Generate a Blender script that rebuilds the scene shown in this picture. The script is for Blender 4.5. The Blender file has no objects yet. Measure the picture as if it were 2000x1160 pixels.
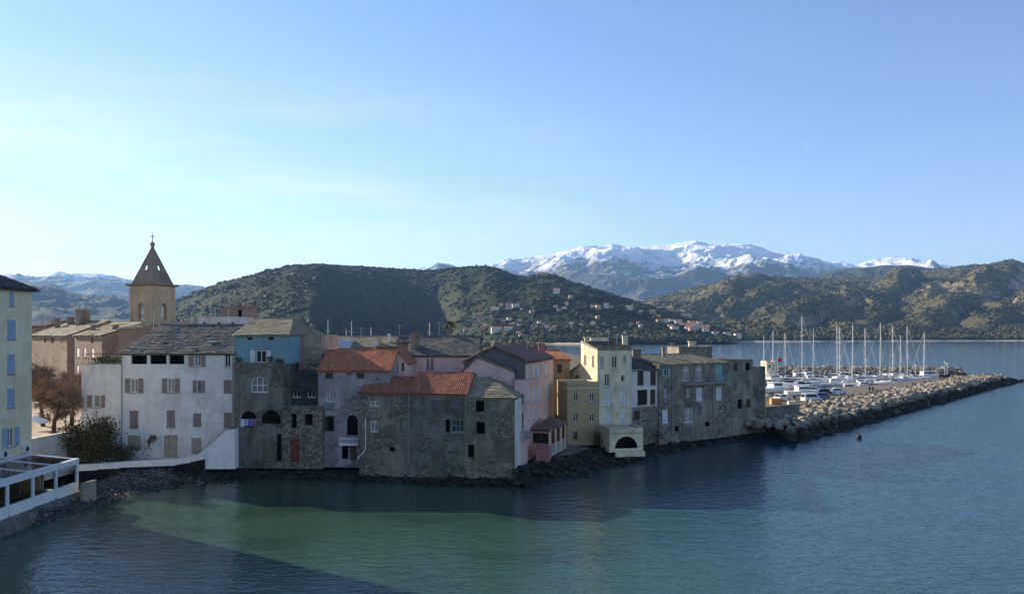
import bpy, bmesh, math, random
from mathutils import Vector, noise
random.seed(7)
R = math.radians
sc = bpy.context.scene
COL = sc.collection

# ------------------------------------------------------------------ camera, sky, sun, exposure
F, H, HZ = 1600.0, 16.0, 650.0          # focal length in photo pixels, eye height above the water, horizon row
cam = bpy.data.cameras.new('camera'); camo = bpy.data.objects.new('camera', cam); COL.objects.link(camo)
cam.sensor_width = 36; cam.lens = 36*F/2000; cam.shift_y = 70/2000; cam.clip_start = .5; cam.clip_end = 60000
camo.location = (0, 0, H); camo.rotation_euler = (R(90), 0, 0)
sc.camera = camo
AZ, EL = 34.5, 21.5                     # sun: degrees behind due left, elevation
SUN = Vector((-math.cos(R(AZ))*math.cos(R(EL)), math.sin(R(AZ))*math.cos(R(EL)), math.sin(R(EL))))
w = bpy.data.worlds.new('World'); sc.world = w; w.use_nodes = True
nt = w.node_tree; bgn = nt.nodes['Background']
sky = nt.nodes.new('ShaderNodeTexSky'); sky.sky_type = 'NISHITA'; sky.sun_disc = False
sky.sun_elevation = R(EL); sky.sun_rotation = R(-(90-AZ)); sky.altitude = 0
sky.air_density = 1.0; sky.dust_density = 0.08; sky.ozone_density = 3.0
tint = nt.nodes.new('ShaderNodeMix'); tint.data_type = 'RGBA'; tint.blend_type = 'MULTIPLY'; tint.inputs[0].default_value = 1; tint.inputs[7].default_value = (1.025, .957, 1.02, 1)
gam = nt.nodes.new('ShaderNodeGamma'); gam.inputs[1].default_value = 1.1; nt.links.new(sky.outputs[0], gam.inputs[0]); nt.links.new(gam.outputs[0], tint.inputs[6]); 
# a few thin streaks of cirrus low on the sunny side
tc = nt.nodes.new('ShaderNodeTexCoord'); mp = nt.nodes.new('ShaderNodeMapping'); mp.inputs['Scale'].default_value = (2.2, 2.2, 17); mp.inputs['Rotation'].default_value = (0, R(9), R(20)); nt.links.new(tc.outputs['Generated'], mp.inputs[0])
cn = nt.nodes.new('ShaderNodeTexNoise'); cn.inputs['Scale'].default_value = 1.3; cn.inputs['Detail'].default_value = 7; cn.inputs['Roughness'].default_value = .6; nt.links.new(mp.outputs[0], cn.inputs['Vector'])
sx = nt.nodes.new('ShaderNodeSeparateXYZ'); nt.links.new(tc.outputs['Generated'], sx.inputs[0])
def mr(src, a, b, c, d):
    m = nt.nodes.new('ShaderNodeMapRange'); nt.links.new(src, m.inputs[0])
    for i, v in zip((1, 2, 3, 4), (a, b, c, d)): m.inputs[i].default_value = v
    return m.outputs[0]
def ml(a, b):
    m = nt.nodes.new('ShaderNodeMath'); m.operation = 'MULTIPLY'; nt.links.new(a, m.inputs[0]); nt.links.new(b, m.inputs[1]); return m.outputs[0]
cm = ml(ml(mr(cn.outputs[0], .42, .68, .05, .75), mr(sx.outputs[2], .02, .1, .5, 1)), ml(mr(sx.outputs[2], .3, .16, 0, 1), mr(sx.outputs[0], .15, -.25, 0, 1)))
cl = nt.nodes.new('ShaderNodeMix'); cl.data_type = 'RGBA'; cl.inputs[7].default_value = (6.9, 7.0, 7.0, 1); nt.links.new(cm, cl.inputs[0]); nt.links.new(tint.outputs[2], cl.inputs[6])
nt.links.new(cl.outputs[2], bgn.inputs[0]); bgn.inputs[1].default_value = 0.077
sl = bpy.data.lights.new('sun', 'SUN'); sl.energy = 5.0; sl.angle = R(.5); sl.color = (1, .86, .66)
so = bpy.data.objects.new('sun', sl); COL.objects.link(so)
so.rotation_euler = (-SUN).to_track_quat('-Z', 'Y').to_euler(); so.location = (-60, 40, 60)
sc.view_settings.view_transform = 'Standard'; sc.view_settings.look = 'None'
sc.view_settings.exposure = 1.15; sc.view_settings.gamma = 1

# ------------------------------------------------------------------ helpers
def at(px, py, Y): return Vector(((px-1000)/F*Y, Y, H-(py-HZ)/F*Y))
def ground(px, py, z): return at(px, py, F*(H-z)/(py-HZ))
def zat(py, Y): return H-(py-HZ)/F*Y
def xat(px, Y): return (px-1000)/F*Y

def tag(o, label=None, cat=None, group=None, kind=None):
    if label: o['label'] = label
    if cat: o['category'] = cat
    if group: o['group'] = group
    if kind: o['kind'] = kind
    return o
WPOS = {}
def empty(name, loc, label=None, cat=None, group=None, rz=0):
    o = bpy.data.objects.new(name, None); COL.objects.link(o); o.location = loc; o.rotation_euler.z = rz
    o.empty_display_size = .5; WPOS[o.name] = Vector(loc)
    return tag(o, label, cat, group)
def copy_tree(o, parent=None):
    c = o.copy(); COL.objects.link(c); c.parent = parent
    for ch in [x for x in bpy.data.objects if x.parent == o]: copy_tree(ch, c)
    return c

class MB:
    """collects faces; build() links them as one mesh object"""
    def __init__(s): s.v = []; s.f = []; s.m = []; s.mi = 0; s.smooth = False
    def add(s, vs, fs):
        o = len(s.v); s.v += [Vector(q) for q in vs]; s.f += [[i+o for i in f] for f in fs]; s.m += [s.mi]*len(fs)
    def poly(s, *vs): s.add(vs, [list(range(len(vs)))])
    def hexa(s, b, t): s.add(list(b)+list(t), [[3, 2, 1, 0], [4, 5, 6, 7], [0, 1, 5, 4], [1, 2, 6, 5], [2, 3, 7, 6], [3, 0, 4, 7]])
    def box(s, x0, x1, y0, y1, z0, z1):
        s.hexa([(x0, y0, z0), (x1, y0, z0), (x1, y1, z0), (x0, y1, z0)], [(x0, y0, z1), (x1, y0, z1), (x1, y1, z1), (x0, y1, z1)])
    def tube(s, a, b, r0, r1=None, n=6, cap=True):
        a, b = Vector(a), Vector(b); r1 = r0 if r1 is None else r1
        d = (b-a).normalized(); x = d.orthogonal().normalized(); y = d.cross(x)
        A = [a+(x*math.cos(k*2*math.pi/n)+y*math.sin(k*2*math.pi/n))*r0 for k in range(n)]
        B = [b+(x*math.cos(k*2*math.pi/n)+y*math.sin(k*2*math.pi/n))*r1 for k in range(n)]
        fs = [[k, (k+1) % n, n+(k+1) % n, n+k] for k in range(n)]
        if cap: fs += [list(range(n-1, -1, -1)), list(range(n, 2*n))]
        s.add(A+B, fs)
    def blob(s, c, r, sub=1, jit=.25, sq=(1, 1, 1)):
        vs, fs = ICO[sub]; c = Vector(c); k = random.random()*99
        out = []
        for q in vs:
            j = 1+jit*(noise.noise(q*1.3+Vector((k, k, k)))*1.6)
            out.append(c+Vector((q.x*sq[0], q.y*sq[1], q.z*sq[2]))*(r*j))
        s.add(out, fs)
    def build(s, name, mats, parent=None, smooth=False, **kw):
        me = bpy.data.meshes.new(name)
        off = Vector((0, 0, 0)); p = parent
        if not isinstance(mats, (list, tuple)): mats = [mats]
        wp = WPOS.get(parent.name) if parent else None
        if wp is None and parent is None and s.v:
            lo = Vector([min(q[i] for q in s.v) for i in range(3)]); hi = Vector([max(q[i] for q in s.v) for i in range(3)])
            wp = kw.pop('origin', None) or Vector(((lo.x+hi.x)/2, (lo.y+hi.y)/2, lo.z)); top = True
        else: top = False; kw.pop('origin', None)
        if wp is None: wp = Vector((0, 0, 0))
        me.from_pydata([tuple(q-wp) for q in s.v], [], s.f)
        for m in mats: me.materials.append(m)
        if any(s.m): me.polygons.foreach_set('material_index', s.m)
        if smooth: me.polygons.foreach_set('use_smooth', [True]*len(s.f))
        me.update()
        o = bpy.data.objects.new(name, me); COL.objects.link(o); o.parent = parent
        if top: o.location = wp
        WPOS[o.name] = wp
        return tag(o, **kw)
def _ico(sub):
    bm = bmesh.new(); bmesh.ops.create_icosphere(bm, subdivisions=sub, radius=1)
    r = ([v.co.copy() for v in bm.verts], [[v.index for v in f.verts] for f in bm.faces]); bm.free(); return r
ICO = {1: _ico(1), 2: _ico(2), 3: _ico(3)}

# ------------------------------------------------------------------ materials
class NT:
    def __init__(s, name):
        s.m = bpy.data.materials.new(name); s.m.use_nodes = True; s.t = s.m.node_tree
        s.b = s.t.nodes['Principled BSDF']
    def n(s, typ, out=0, **kw):
        nd = s.t.nodes.new('ShaderNode'+typ)
        for k, v in kw.items():
            if k.startswith('_'): setattr(nd, k[1:], v)
        for k, v in kw.items():
            if not k.startswith('_'): s.put(nd, k, v)
        return nd.outputs[out]
    def put(s, nd, k, v):
        i = nd.inputs[int(k[1:])] if k[0] == 'i' and k[1:].isdigit() else nd.inputs[k.replace('__', ' ')]
        if isinstance(v, bpy.types.NodeSocket): s.t.links.new(v, i)
        else:
            if i.type == 'RGBA' and len(v) == 3: v = (*v, 1)
            i.default_value = v
    def pos(s, sx=1, sy=1, sz=1):
        g = s.n('NewGeometry'); return s.n('VectorMath', _operation='MULTIPLY', i0=g, i1=(sx, sy, sz))
    def opos(s, sx=1, sy=1, sz=1):
        g = s.n('TexCoord', out=3); return s.n('VectorMath', _operation='MULTIPLY', i0=g, i1=(sx, sy, sz))
    def noise(s, v, scale, detail=5, rough=.55): return s.n('TexNoise', Vector=v, Scale=scale, Detail=detail, Roughness=rough)
    def ramp(s, f, lo, hi): return s.n('MapRange', i0=f, i1=lo, i2=hi, i3=0.0, i4=1.0)
    def mix(s, f, a, b, mode='MIX'):
        nd = s.t.nodes.new('ShaderNodeMix'); nd.data_type = 'RGBA'; nd.blend_type = mode
        for i, v in ((0, f), (6, a), (7, b)):
            if isinstance(v, bpy.types.NodeSocket): s.t.links.new(v, nd.inputs[i])
            else: nd.inputs[i].default_value = v if i == 0 else (*v, 1) if len(v) == 3 else v
        return nd.outputs[2]
    def mul(s, a, b): return s.n('Math', _operation='MULTIPLY', i0=a, i1=b)
    def bump(s, h, strength=.3, dist=.05, normal=None):
        kw = dict(Strength=strength, Distance=dist, Height=h)
        if normal is not None: kw['Normal'] = normal
        return s.n('Bump', **kw)
    def out(s, color=None, rough=.85, normal=None, spec=.3, **kw):
        if color is not None: s.put(s.b, 'Base__Color', color)
        s.put(s.b, 'Roughness', rough); s.put(s.b, 'Specular__IOR__Level', spec)
        if normal is not None: s.put(s.b, 'Normal', normal)
        for k, v in kw.items(): s.put(s.b, k, v)
        return s.m
MAT = {}
def plain(name, c, rough=.7, vary=.18, scale=3.0, spec=.3, metal=0):
    if name in MAT: return MAT[name]
    t = NT(name); n1 = t.noise(t.pos(), scale, 5); n2 = t.noise(t.pos(1, 1, .3), scale*.3, 4)
    f = t.n('Math', _operation='ADD', i0=t.mul(n1, .5), i1=t.mul(n2, .5))
    c2 = tuple(x*(1-vary*1.6) for x in c); c1 = tuple(min(.95, x*(1+vary)) for x in c)
    MAT[name] = t.out(t.mix(t.ramp(f, .35, .65), c2, c1), rough, spec=spec, Metallic=metal)
    return MAT[name]
def plaster(name, c1, c2, stain=(.06, .06, .055), amt=.5, stone=0.0, stc=(.22, .2, .17), moss=0.0):
    """weathered render: colour patches, rain streaks, flaked areas that show rubble stone"""
    k_ = 1.0 if any(q in name for q in ('cream', 'pink', 'white_render', 'hotel', 'church', 'violet', 'blue')) else .70; c1 = tuple(x*k_ for x in c1); c2 = tuple(x*k_ for x in c2)
    t = NT(name)
    hs = (sum(ord(q) for q in name)*37 % 100)/100; big = t.noise(t.pos(), .22+.3*hs, 7, .6); mid = t.noise(t.pos(), 1.1+1.2*hs, 6, .6); fine = t.noise(t.pos(), 9, 4, .6)
    c = t.mix(t.ramp(big, .36, .64), c1, c2)
    pv = t.n('TexVoronoi', out=1, _distance='CHEBYCHEV', Vector=t.n('VectorMath', _operation='ADD', i0=t.pos(.42, .42, .5), i1=t.n('VectorMath', _operation='SCALE', i0=t.n('TexNoise', out=1, Vector=t.pos(), Scale=.9, Detail=4.0), Scale=.22)), Scale=1.0)
    pr = t.n('SeparateColor', i0=pv)
    c = t.mix(t.mul(t.ramp(pr, .55, .62), .36 if stone else .14), c, tuple(min(.9, x*1.35) for x in c1)); c = t.mix(t.mul(t.ramp(pr, .3, .24), .4 if stone else .14), c, tuple(x*.62 for x in c2))
    c = t.mix(t.mul(t.ramp(mid, .45, .75), .35), c, tuple(x*.6 for x in c2))
    st = t.noise(t.pos(1.6, 1.6, .16), 1.0, 6, .65)
    st2 = t.noise(t.pos(.5, .5, .22), 1.0, 4, .6)
    f = t.mul(t.ramp(st, .48, .74), t.ramp(st2, .38, .62))
    c = t.mix(t.mul(f, amt), c, stain)
    ru = t.mul(t.ramp(t.noise(t.pos(2.2, 2.2, .14), 1.3, 5, .6), .66, .8), t.ramp(st2, .52, .64))
    c = t.mix(t.mul(ru, .55), c, (.17, .085, .04))
    if moss: c = t.mix(t.mul(t.ramp(t.noise(t.pos(1, 1, .6), .8, 6), .5, .62), moss), c, (.085, .1, .055))
    h = t.n('Math', _operation='ADD', i0=t.mul(mid, .6), i1=t.mul(fine, .4))
    dist = .03
    if stone:
        vp = t.pos(1, 1, 1.7)
        warp = t.noise(vp, 2.5, 3); vv = t.n('VectorMath', _operation='ADD', i0=vp, i1=t.n('VectorMath', _operation='SCALE', i0=t.n('TexNoise', out=1, Vector=vp, Scale=2.0), Scale=.35))
        cell = t.n('TexVoronoi', out=1, Vector=vv, Scale=2.6)
        edge = t.n('TexVoronoi', _feature='DISTANCE_TO_EDGE', Vector=vv, Scale=2.6)
        val = t.n('SeparateColor', i0=cell)
        sc_ = t.mix(val, tuple(x*.45 for x in stc), tuple(x*1.5 for x in stc))
        sc_ = t.mix(t.ramp(edge, .09, .02), sc_, tuple(x*.3 for x in stc))
        sc_ = t.mix(t.mul(t.ramp(fine, .4, .7), .35), sc_, (.05, .05, .045))
        m = t.ramp(t.n('Math', _operation='ADD', i0=t.mul(big, .7), i1=t.mul(mid, .45)), .60-.2*(stone-.5)-.02, .60-.2*(stone-.5)+.03)
        if stone >= 1: m = t.ramp(mid, .1, .2)
        c = t.mix(m, c, sc_)
        h = t.n('Math', _operation='ADD', i0=h, i1=t.mul(m, t.ramp(edge, 0, .12))); dist = .06
    return t.out(c, .9, t.bump(h, .55, dist), .2)
def tiles_mat(name, cols, lichen=(.3, .27, .16), lam=.4, rough=.85):
    t = NT(name); isl = t.n('NewGeometry', out=8)
    cr = t.t.nodes.new('ShaderNodeValToRGB'); t.t.links.new(isl, cr.inputs[0]); e = cr.color_ramp.elements
    while len(e) < len(cols): e.new(.5)
    for i, cc in enumerate(cols): e[i].position = i/(len(cols)-1); e[i].color = (*cc, 1)
    big = t.noise(t.pos(), .5, 7, .62); fine = t.noise(t.pos(), 7, 4)
    c = t.mix(t.mul(t.ramp(big, .47, .66), lam), cr.outputs[0], lichen)
    c = t.mix(t.mul(t.ramp(fine, .45, .7), .45), c, tuple(x*.35 for x in cols[0]))
    return t.out(c, rough, t.bump(fine, .4, .03), .25)
def slats(name, c, pitch=.075):
    """painted louvred shutter"""
    t = NT(name); z = t.n('SeparateXYZ', out=2, i0=t.n('NewGeometry'))
    wv = t.n('Math', _operation='FRACT', i0=t.n('Math', _operation='DIVIDE', i0=z, i1=pitch))
    n1 = t.noise(t.pos(1, 1, .4), 3, 5)
    return t.out(t.mix(t.ramp(n1, .35, .7), c, tuple(x*.7 for x in c)), .6, t.bump(wv, .7, .03), .3)

M = {}
M['white'] = plaster('white_render', (.70, .70, .70), (.60, .60, .60), (.28, .27, .26), .6)
M['bright'] = plaster('fresh_white_render', (.82, .82, .81), (.76, .76, .75), (.4, .39, .38), .35)
M['white2'] = plaster('warm_white_render', (.64, .60, .55), (.55, .52, .47), (.24, .22, .2), .6)
M['blue'] = plaster('blue_render', (.19, .31, .355), (.165, .275, .32), (.1, .16, .18), .5)
M['grey'] = plaster('grey_stained_render', (.28, .275, .245), (.118, .12, .104), (.025, .03, .025), .95, .4, (.2, .19, .16), .5)
M['grey2'] = plaster('grey_brown_render', (.36, .335, .275), (.19, .18, .147), (.035, .04, .035), .95, .34, (.24, .22, .18), .45)
M['grey3'] = plaster('pale_grey_render', (.37, .34, .275), (.2, .19, .15), (.045, .045, .045), .95, .44, (.24, .23, .2), .4)
M['rubble'] = plaster('rubble_stone', (.2, .19, .17), (.15, .15, .13), (.03, .03, .03), .6, 1.0, (.22, .21, .17), .5)
M['rubble2'] = plaster('flaking_rubble_stone', (.23, .22, .19), (.17, .165, .145), (.05, .05, .045), .7, .75, (.26, .24, .2), .4)
M['slatewall'] = plaster('dark_slate_wall', (.10, .11, .11), (.07, .08, .085), (.03, .03, .03), .5)
M['mauve'] = plaster('mauve_render', (.52, .46, .48), (.38, .35, .37), (.15, .13, .14), .75, .2, (.25, .23, .21))
M['mauve2'] = plaster('faded_violet_render', (.60, .43, .41), (.53, .39, .37), (.27, .21, .2), .4)
M['pink'] = plaster('pale_pink_render', (.74, .51, .44), (.68, .46, .4), (.36, .24, .22), .4)
M['pink2'] = plaster('salmon_pink_render', (.78, .47, .34), (.68, .4, .3), (.3, .18, .15), .5)
M['pinkred'] = plaster('rose_render', (.55, .24, .25), (.5, .22, .23), (.25, .15, .15), .4)
M['greyblue'] = plaster('cement_gable', (.20, .20, .20), (.17, .17, .175), (.1, .1, .1), .5)
M['cream'] = plaster('cream_render', (.70, .64, .46), (.60, .55, .40), (.22, .22, .17), .55, 0, moss=.25)
M['cream2'] = plaster('yellow_ochre_render', (.60, .48, .28), (.53, .43, .26), (.2, .17, .12), .5)
M['ochre'] = plaster('yellow_hotel_render', (.70, .63, .44), (.65, .58, .40), (.32, .3, .22), .35)
M['tan'] = plaster('tan_stone_render', (.46, .36, .26), (.36, .28, .21), (.14, .10, .08), .6, .4, (.36, .27, .19))
M['tan2'] = plaster('rosy_brown_render', (.42, .30, .24), (.35, .26, .21), (.18, .13, .1), .5)
M['brown'] = plaster('beige_brown_render', (.40, .31, .21), (.31, .24, .17), (.1, .08, .06), .7, .3)
M['beige'] = plaster('patched_beige_render', (.48, .40, .31), (.40, .34, .27), (.14, .12, .1), .75, .2)
M['sandstone'] = plaster('church_sandstone', (.52, .39, .26), (.42, .32, .22), (.18, .14, .1), .7)
M['spire'] = plaster('spire_stone', (.40, .32, .25), (.3, .24, .19), (.06, .05, .05), .6)
M['lichen'] = plaster('lichened_grey_green', (.36, .34, .25), (.175, .172, .13), (.03, .035, .03), .95, .38, (.22, .2, .16), .5)
M['lauze'] = tiles_mat('stone_slab_tiles', [(.07, .075, .075), (.16, .16, .15), (.11, .11, .105), (.24, .22, .19), (.13, .13, .12)], (.25, .23, .14), .45)
M['lauze2'] = tiles_mat('lichened_slab_tiles', [(.2, .18, .13), (.3, .27, .2), (.24, .22, .16), (.36, .32, .24), (.17, .16, .12)], (.34, .29, .15), .55)
M['slate'] = tiles_mat('dark_slate_tiles', [(.045, .05, .06), (.08, .085, .095), (.06, .065, .075), (.11, .11, .11)], (.12, .12, .08), .3)
M['terra'] = tiles_mat('terracotta_tiles', [(.40, .13, .06), (.52, .19, .09), (.44, .15, .07), (.60, .26, .13), (.34, .11, .06)], (.3, .16, .09), .5)
M['terra2'] = tiles_mat('old_red_tiles', [(.27, .10, .065), (.40, .15, .08), (.33, .115, .07), (.48, .2, .11), (.2, .085, .06)], (.2, .13, .085), .6)
M['terra3'] = tiles_mat('brown_tiles', [(.17, .10, .085), (.24, .14, .115), (.2, .115, .095), (.28, .17, .14)], (.16, .12, .1), .4)
M['wframe'] = plain('white_paint', (.74, .74, .72), .5, .08)
M['wood'] = plain('dark_wood', (.09, .065, .05), .7, .3)
M['redwood'] = plain('dark_red_door', (.15, .04, .03), .6, .3)
M['glass'] = NT('window_glass').out((.012, .015, .02), .08, None, .22)
M['clear'] = NT('clear_pane').out((.85, .9, .92), .02, None, .5, Transmission__Weight=1.0, IOR=1.08)
M['glass2'] = NT('curtained_glass').out((.16, .18, .2), .12, None, .5)
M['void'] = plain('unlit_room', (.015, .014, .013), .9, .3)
M['sh_taupe'] = slats('taupe_shutter', (.30, .245, .23))
M['sh_white'] = slats('white_shutter', (.72, .73, .74))
M['sh_blue'] = slats('pale_blue_shutter', (.36, .48, .64))
M['sh_brown'] = slats('brown_shutter', (.07, .05, .042))
M['sh_grey'] = slats('faded_shutter', (.17, .17, .17))
M['sh_aqua'] = slats('aqua_shutter', (.25, .42, .45))
M['panel'] = slats('beige_boarded_door', (.38, .34, .28), .5)
M['iron'] = plain('iron_rail', (.05, .055, .06), .6, .2)
M['steel'] = plain('white_steel', (.66, .68, .7), .45, .06)
M['concrete'] = plain('concrete', (.30, .29, .27), .9, .25, 1.2)
M['teal'] = plain('turquoise_panel', (.14, .34, .34), .6, .2)

# ------------------------------------------------------------------ water and land
def structure(name, mb, mats, smooth=False, **kw): return mb.build(name, mats, None, smooth, kind='structure', origin=Vector((0, 0, 0)), **kw)
t = NT('sea_water')
p = t.pos(); xyz = t.t.nodes.new('ShaderNodeSeparateXYZ'); t.t.links.new(p, xyz.inputs[0])
sh = t.n('Math', _operation='ADD', i0=t.n('Math', _operation='MULTIPLY', i0=xyz.outputs[0], i1=.010), i1=t.n('Math', _operation='MULTIPLY', i0=xyz.outputs[1], i1=.0062))
sh = t.n('Math', _operation='ADD', i0=sh, i1=t.mul(t.noise(p, .035, 4), .35))
deep = t.ramp(sh, .45, 1.25)
c = t.mix(deep, (.031, .072, .045), (.003, .043, .078))
wd = t.ramp(t.noise(t.pos(.7, 1.2, 1), .11, 5, .6), .5, .62)
c = t.mix(t.mul(wd, .45), c, (.012, .03, .022))
w1 = t.noise(t.pos(.5, 1.0, 1), 1.15, 3, .5); w2 = t.noise(t.pos(.6, 1.15, 1), 3.2, 3, .55); w3 = t.noise(t.pos(1, 1, 1), .14, 3, .5)
hh = t.n('Math', _operation='ADD', i0=t.mul(w1, .62), i1=t.n('Math', _operation='ADD', i0=t.mul(w2, .26), i1=t.mul(w3, .6)))
M['water'] = t.out(c, .04, t.bump(hh, .42, .42), .5, IOR=1.333)
mb = MB()
xs = [-9000, -2500, -600, -150, 0, 150, 600, 2500, 9000]; ys = [-250, 0, 60, 120, 250, 600, 1500, 4000]
for i in range(len(xs)-1):
    for j in range(len(ys)-1): mb.poly((xs[i], ys[j], 0), (xs[i+1], ys[j], 0), (xs[i+1], ys[j+1], 0), (xs[i], ys[j+1], 0))
structure('water', mb, M['water'])

def interp(pts, x):
    if x <= pts[0][0]: return pts[0][1]
    for k in range(len(pts)-1):
        (x0, y0), (x1, y1) = pts[k], pts[k+1]
        if x <= x1: return y0+(y1-y0)*(x-x0)/(x1-x0)
    return pts[-1][1]
def sinterp(pts, x):
    if x <= pts[0][0]: return pts[0][1]
    for k in range(len(pts)-1):
        (x0, y0), (x1, y1) = pts[k], pts[k+1]
        if x <= x1:
            u = (x-x0)/(x1-x0); u = u*u*(3-2*u); return y0+(y1-y0)*u
    return pts[-1][1]
def fbm(x, y, o=5, seed=0): return noise.fractal(Vector((x, y, seed)), 1.0, 2.0, o)
def ridged(x, y, o=6, seed=0): return noise.ridged_multi_fractal(Vector((x, y, seed)), 1.0, 2.0, o, 1.0, 2.0)

MAINP = [(250, 640), (300, 612), (340, 588), (380, 571), (420, 557), (470, 544), (510, 536), (540, 529), (560, 524), (580, 521), (640, 519), (700, 521), (740, 523), (780, 525),
         (820, 528), (850, 528), (880, 524), (920, 521), (950, 521), (970, 525), (990, 533), (1010, 539), (1030, 542), (1060, 537), (1085, 539), (1110, 549),
         (1140, 558), (1170, 567), (1200, 576), (1230, 585), (1260, 595), (1290, 604), (1320, 613), (1360, 626), (1400, 640), (1440, 652)]
MAINF = [(250, 1350), (340, 1300), (450, 1120), (560, 1020), (600, 1040), (700, 1430), (800, 1740), (850, 1750), (905, 1420), (970, 1230), (1050, 1190), (1200, 1160), (1440, 1160)]
def main_pt(px, tt):
    """a point on the wooded hill: tt 0 at its foot, 1 on its crest, beyond 1 down the back"""
    rr = 2150-max(0, px-1000)*1.3; rf = sinterp(MAINF, px)
    zr = H+(HZ-interp(MAINP, px))/F*rr
    Y = rf+(rr-rf)*tt; X = xat(px, Y)
    if tt <= 1:
        s = math.sin(tt*math.pi/2)**.92*.55+.45*tt
    else: s = max(0, 1-((tt-1)*1.5)**1.6)
    z = 2+(zr-2)*s
    e = 4*tt*(1.02-tt) if tt < 1 else 0
    gl = ridged(X/210, Y/330, 5, 3.3)-.9
    z += e*(min(1, zr/120))*(gl*13+fbm(X/60, Y/60, 5, 1.7)*5)
    z += fbm(X/17, Y/17, 3, 8.1)*1.6*min(1, tt*6)
    return Vector((X, Y, z))
RIGHTP = [(1180, 612), (1230, 596), (1270, 582), (1300, 576), (1350, 563), (1400, 553), (1440, 546), (1480, 540), (1530, 541), (1560, 542), (1600, 546), (1640, 546), (1700, 544), (1740, 541),
          (1780, 531), (1830, 526), (1870, 521), (1905, 516), (1940, 518), (2000, 521), (2100, 512), (2250, 520)]
RIDGES = [  # (px, tt) chains of spurs with height and half width in px: their far flanks fall into shade
    ([(1490, .02), (1560, .22), (1640, .46), (1700, .62), (1780, .85)], 46, 46),
    ([(1300, .15), (1370, .45), (1420, .7), (1470, .95)], 34, 40),
    ([(1400, .35), (1480, .55), (1560, .75)], 26, 32),
    ([(1790, .05), (1850, .3), (1930, .6), (1990, .9)], 46, 50),
    ([(1880, .03), (1960, .25), (2060, .5)], 32, 42),
    ([(1620, .04), (1690, .2), (1740, .34)], 30, 34)]
def right_pt(px, tt):
    rr = 3300; rf = 1560-80*math.sin((px-1200)/170.)
    rf -= max(0, 1420-px)*.5*min(1, max(0, 1420-px)/80)
    zr = H+(HZ-interp(RIGHTP, px))/F*rr
    Y = rf+(rr-rf)*tt; X = xat(px, Y)
    s = (.5*tt+.5*tt*tt) if tt <= 1 else max(0, 1-((tt-1)*1.6)**1.6)
    z = 2.5+(zr-2)*s
    e = 4*tt*(1.03-tt) if tt < 1 else 0
    sp = 0
    for ch, hh_, wd in RIDGES:
        for k in range(len(ch)-1):
            (a, b), (c_, d) = ch[k], ch[k+1]
            if b-.06 <= tt <= d+.001:
                cx = a+(c_-a)*(tt-b)/(d-b); cx += 14*noise.noise(Vector((tt*9, a*.1, 0)))
                dx = (px-cx)/wd
                if dx < 0: v = max(0, 1+dx*.6)      # long sunlit side
                else: v = max(0, 1-dx*1.25)
                sp = max(sp, hh_*v*(2-v))
    z += min(1, e*1.6)*sp*(.35+.9*tt)
    gl = ridged(X/260-Y/900, Y/420, 6, 9.3)-.95
    z += e*(gl*34+fbm(X/80, Y/80, 5, 4.7)*9)
    z += fbm(X/25, Y/25, 3, 2.2)*2.6*min(1, tt*5)
    return Vector((X, Y, max(z, 1.6)))
def on_terrain(fn, px, py, lo=0, hi=1.0, n=160):
    for k in range(n+1):
        q = fn(px, lo+(hi-lo)*k/n)
        if HZ-(q.z-H)/q.y*F <= py: return q
    return q
def heightfield(fn, px0, px1, step, rows, tmax=1.35):
    mb = MB(); nx = int((px1-px0)/step)+1
    ts = [tmax*k/rows for k in range(rows+1)]
    for i in range(nx):
        for tt in ts: mb.v.append(fn(px0+i*step, tt))
    n = rows+1
    mb.f = [[i*n+j, (i+1)*n+j, (i+1)*n+j+1, i*n+j+1] for i in range(nx-1) for j in range(rows)]; mb.m = [0]*len(mb.f)
    return mb
def scrub_mat(name, dark, mid, light, rock, rockamt, sc1=.02):
    t = NT(name); p = t.pos()
    a = t.noise(p, sc1, 8, .68); b = t.noise(p, sc1*6, 5, .65); d = t.noise(p, sc1*.3, 4, .55)
    c = t.mix(t.ramp(a, .38, .62), dark, mid); c = t.mix(t.mul(t.ramp(b, .5, .72), .8), c, light)
    g = t.n('NewGeometry', out=1); nz = t.n('SeparateXYZ', out=2, i0=g)
    f = t.n('Math', _operation='ADD', i0=t.mul(d, .6), i1=t.n('Math', _operation='ADD', i0=t.mul(b, .35), i1=t.mul(nz, -.28)))
    c = t.mix(t.mul(t.ramp(f, .30-.02, .42), rockamt), c, rock)
    hh = t.n('Math', _operation='ADD', i0=t.mul(a, .5), i1=t.mul(b, .5))
    return t.out(c, .95, t.bump(hh, 1.0, 7.0), .1)
M['maquis'] = scrub_mat('maquis_scrub', (.010, .019, .008), (.016, .032, .012), (.034, .052, .02), (.1, .085, .06), .25)
M['hillside'] = scrub_mat('dry_hillside', (.046, .052, .022), (.12, .104, .05), (.2, .158, .088), (.38, .29, .2), .9, .014)
structure('hills', heightfield(main_pt, 230, 1440, 2.5, 170), M['maquis'])
structure('hills', heightfield(right_pt, 1170, 2240, 2.5, 190), M['hillside'])

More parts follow.
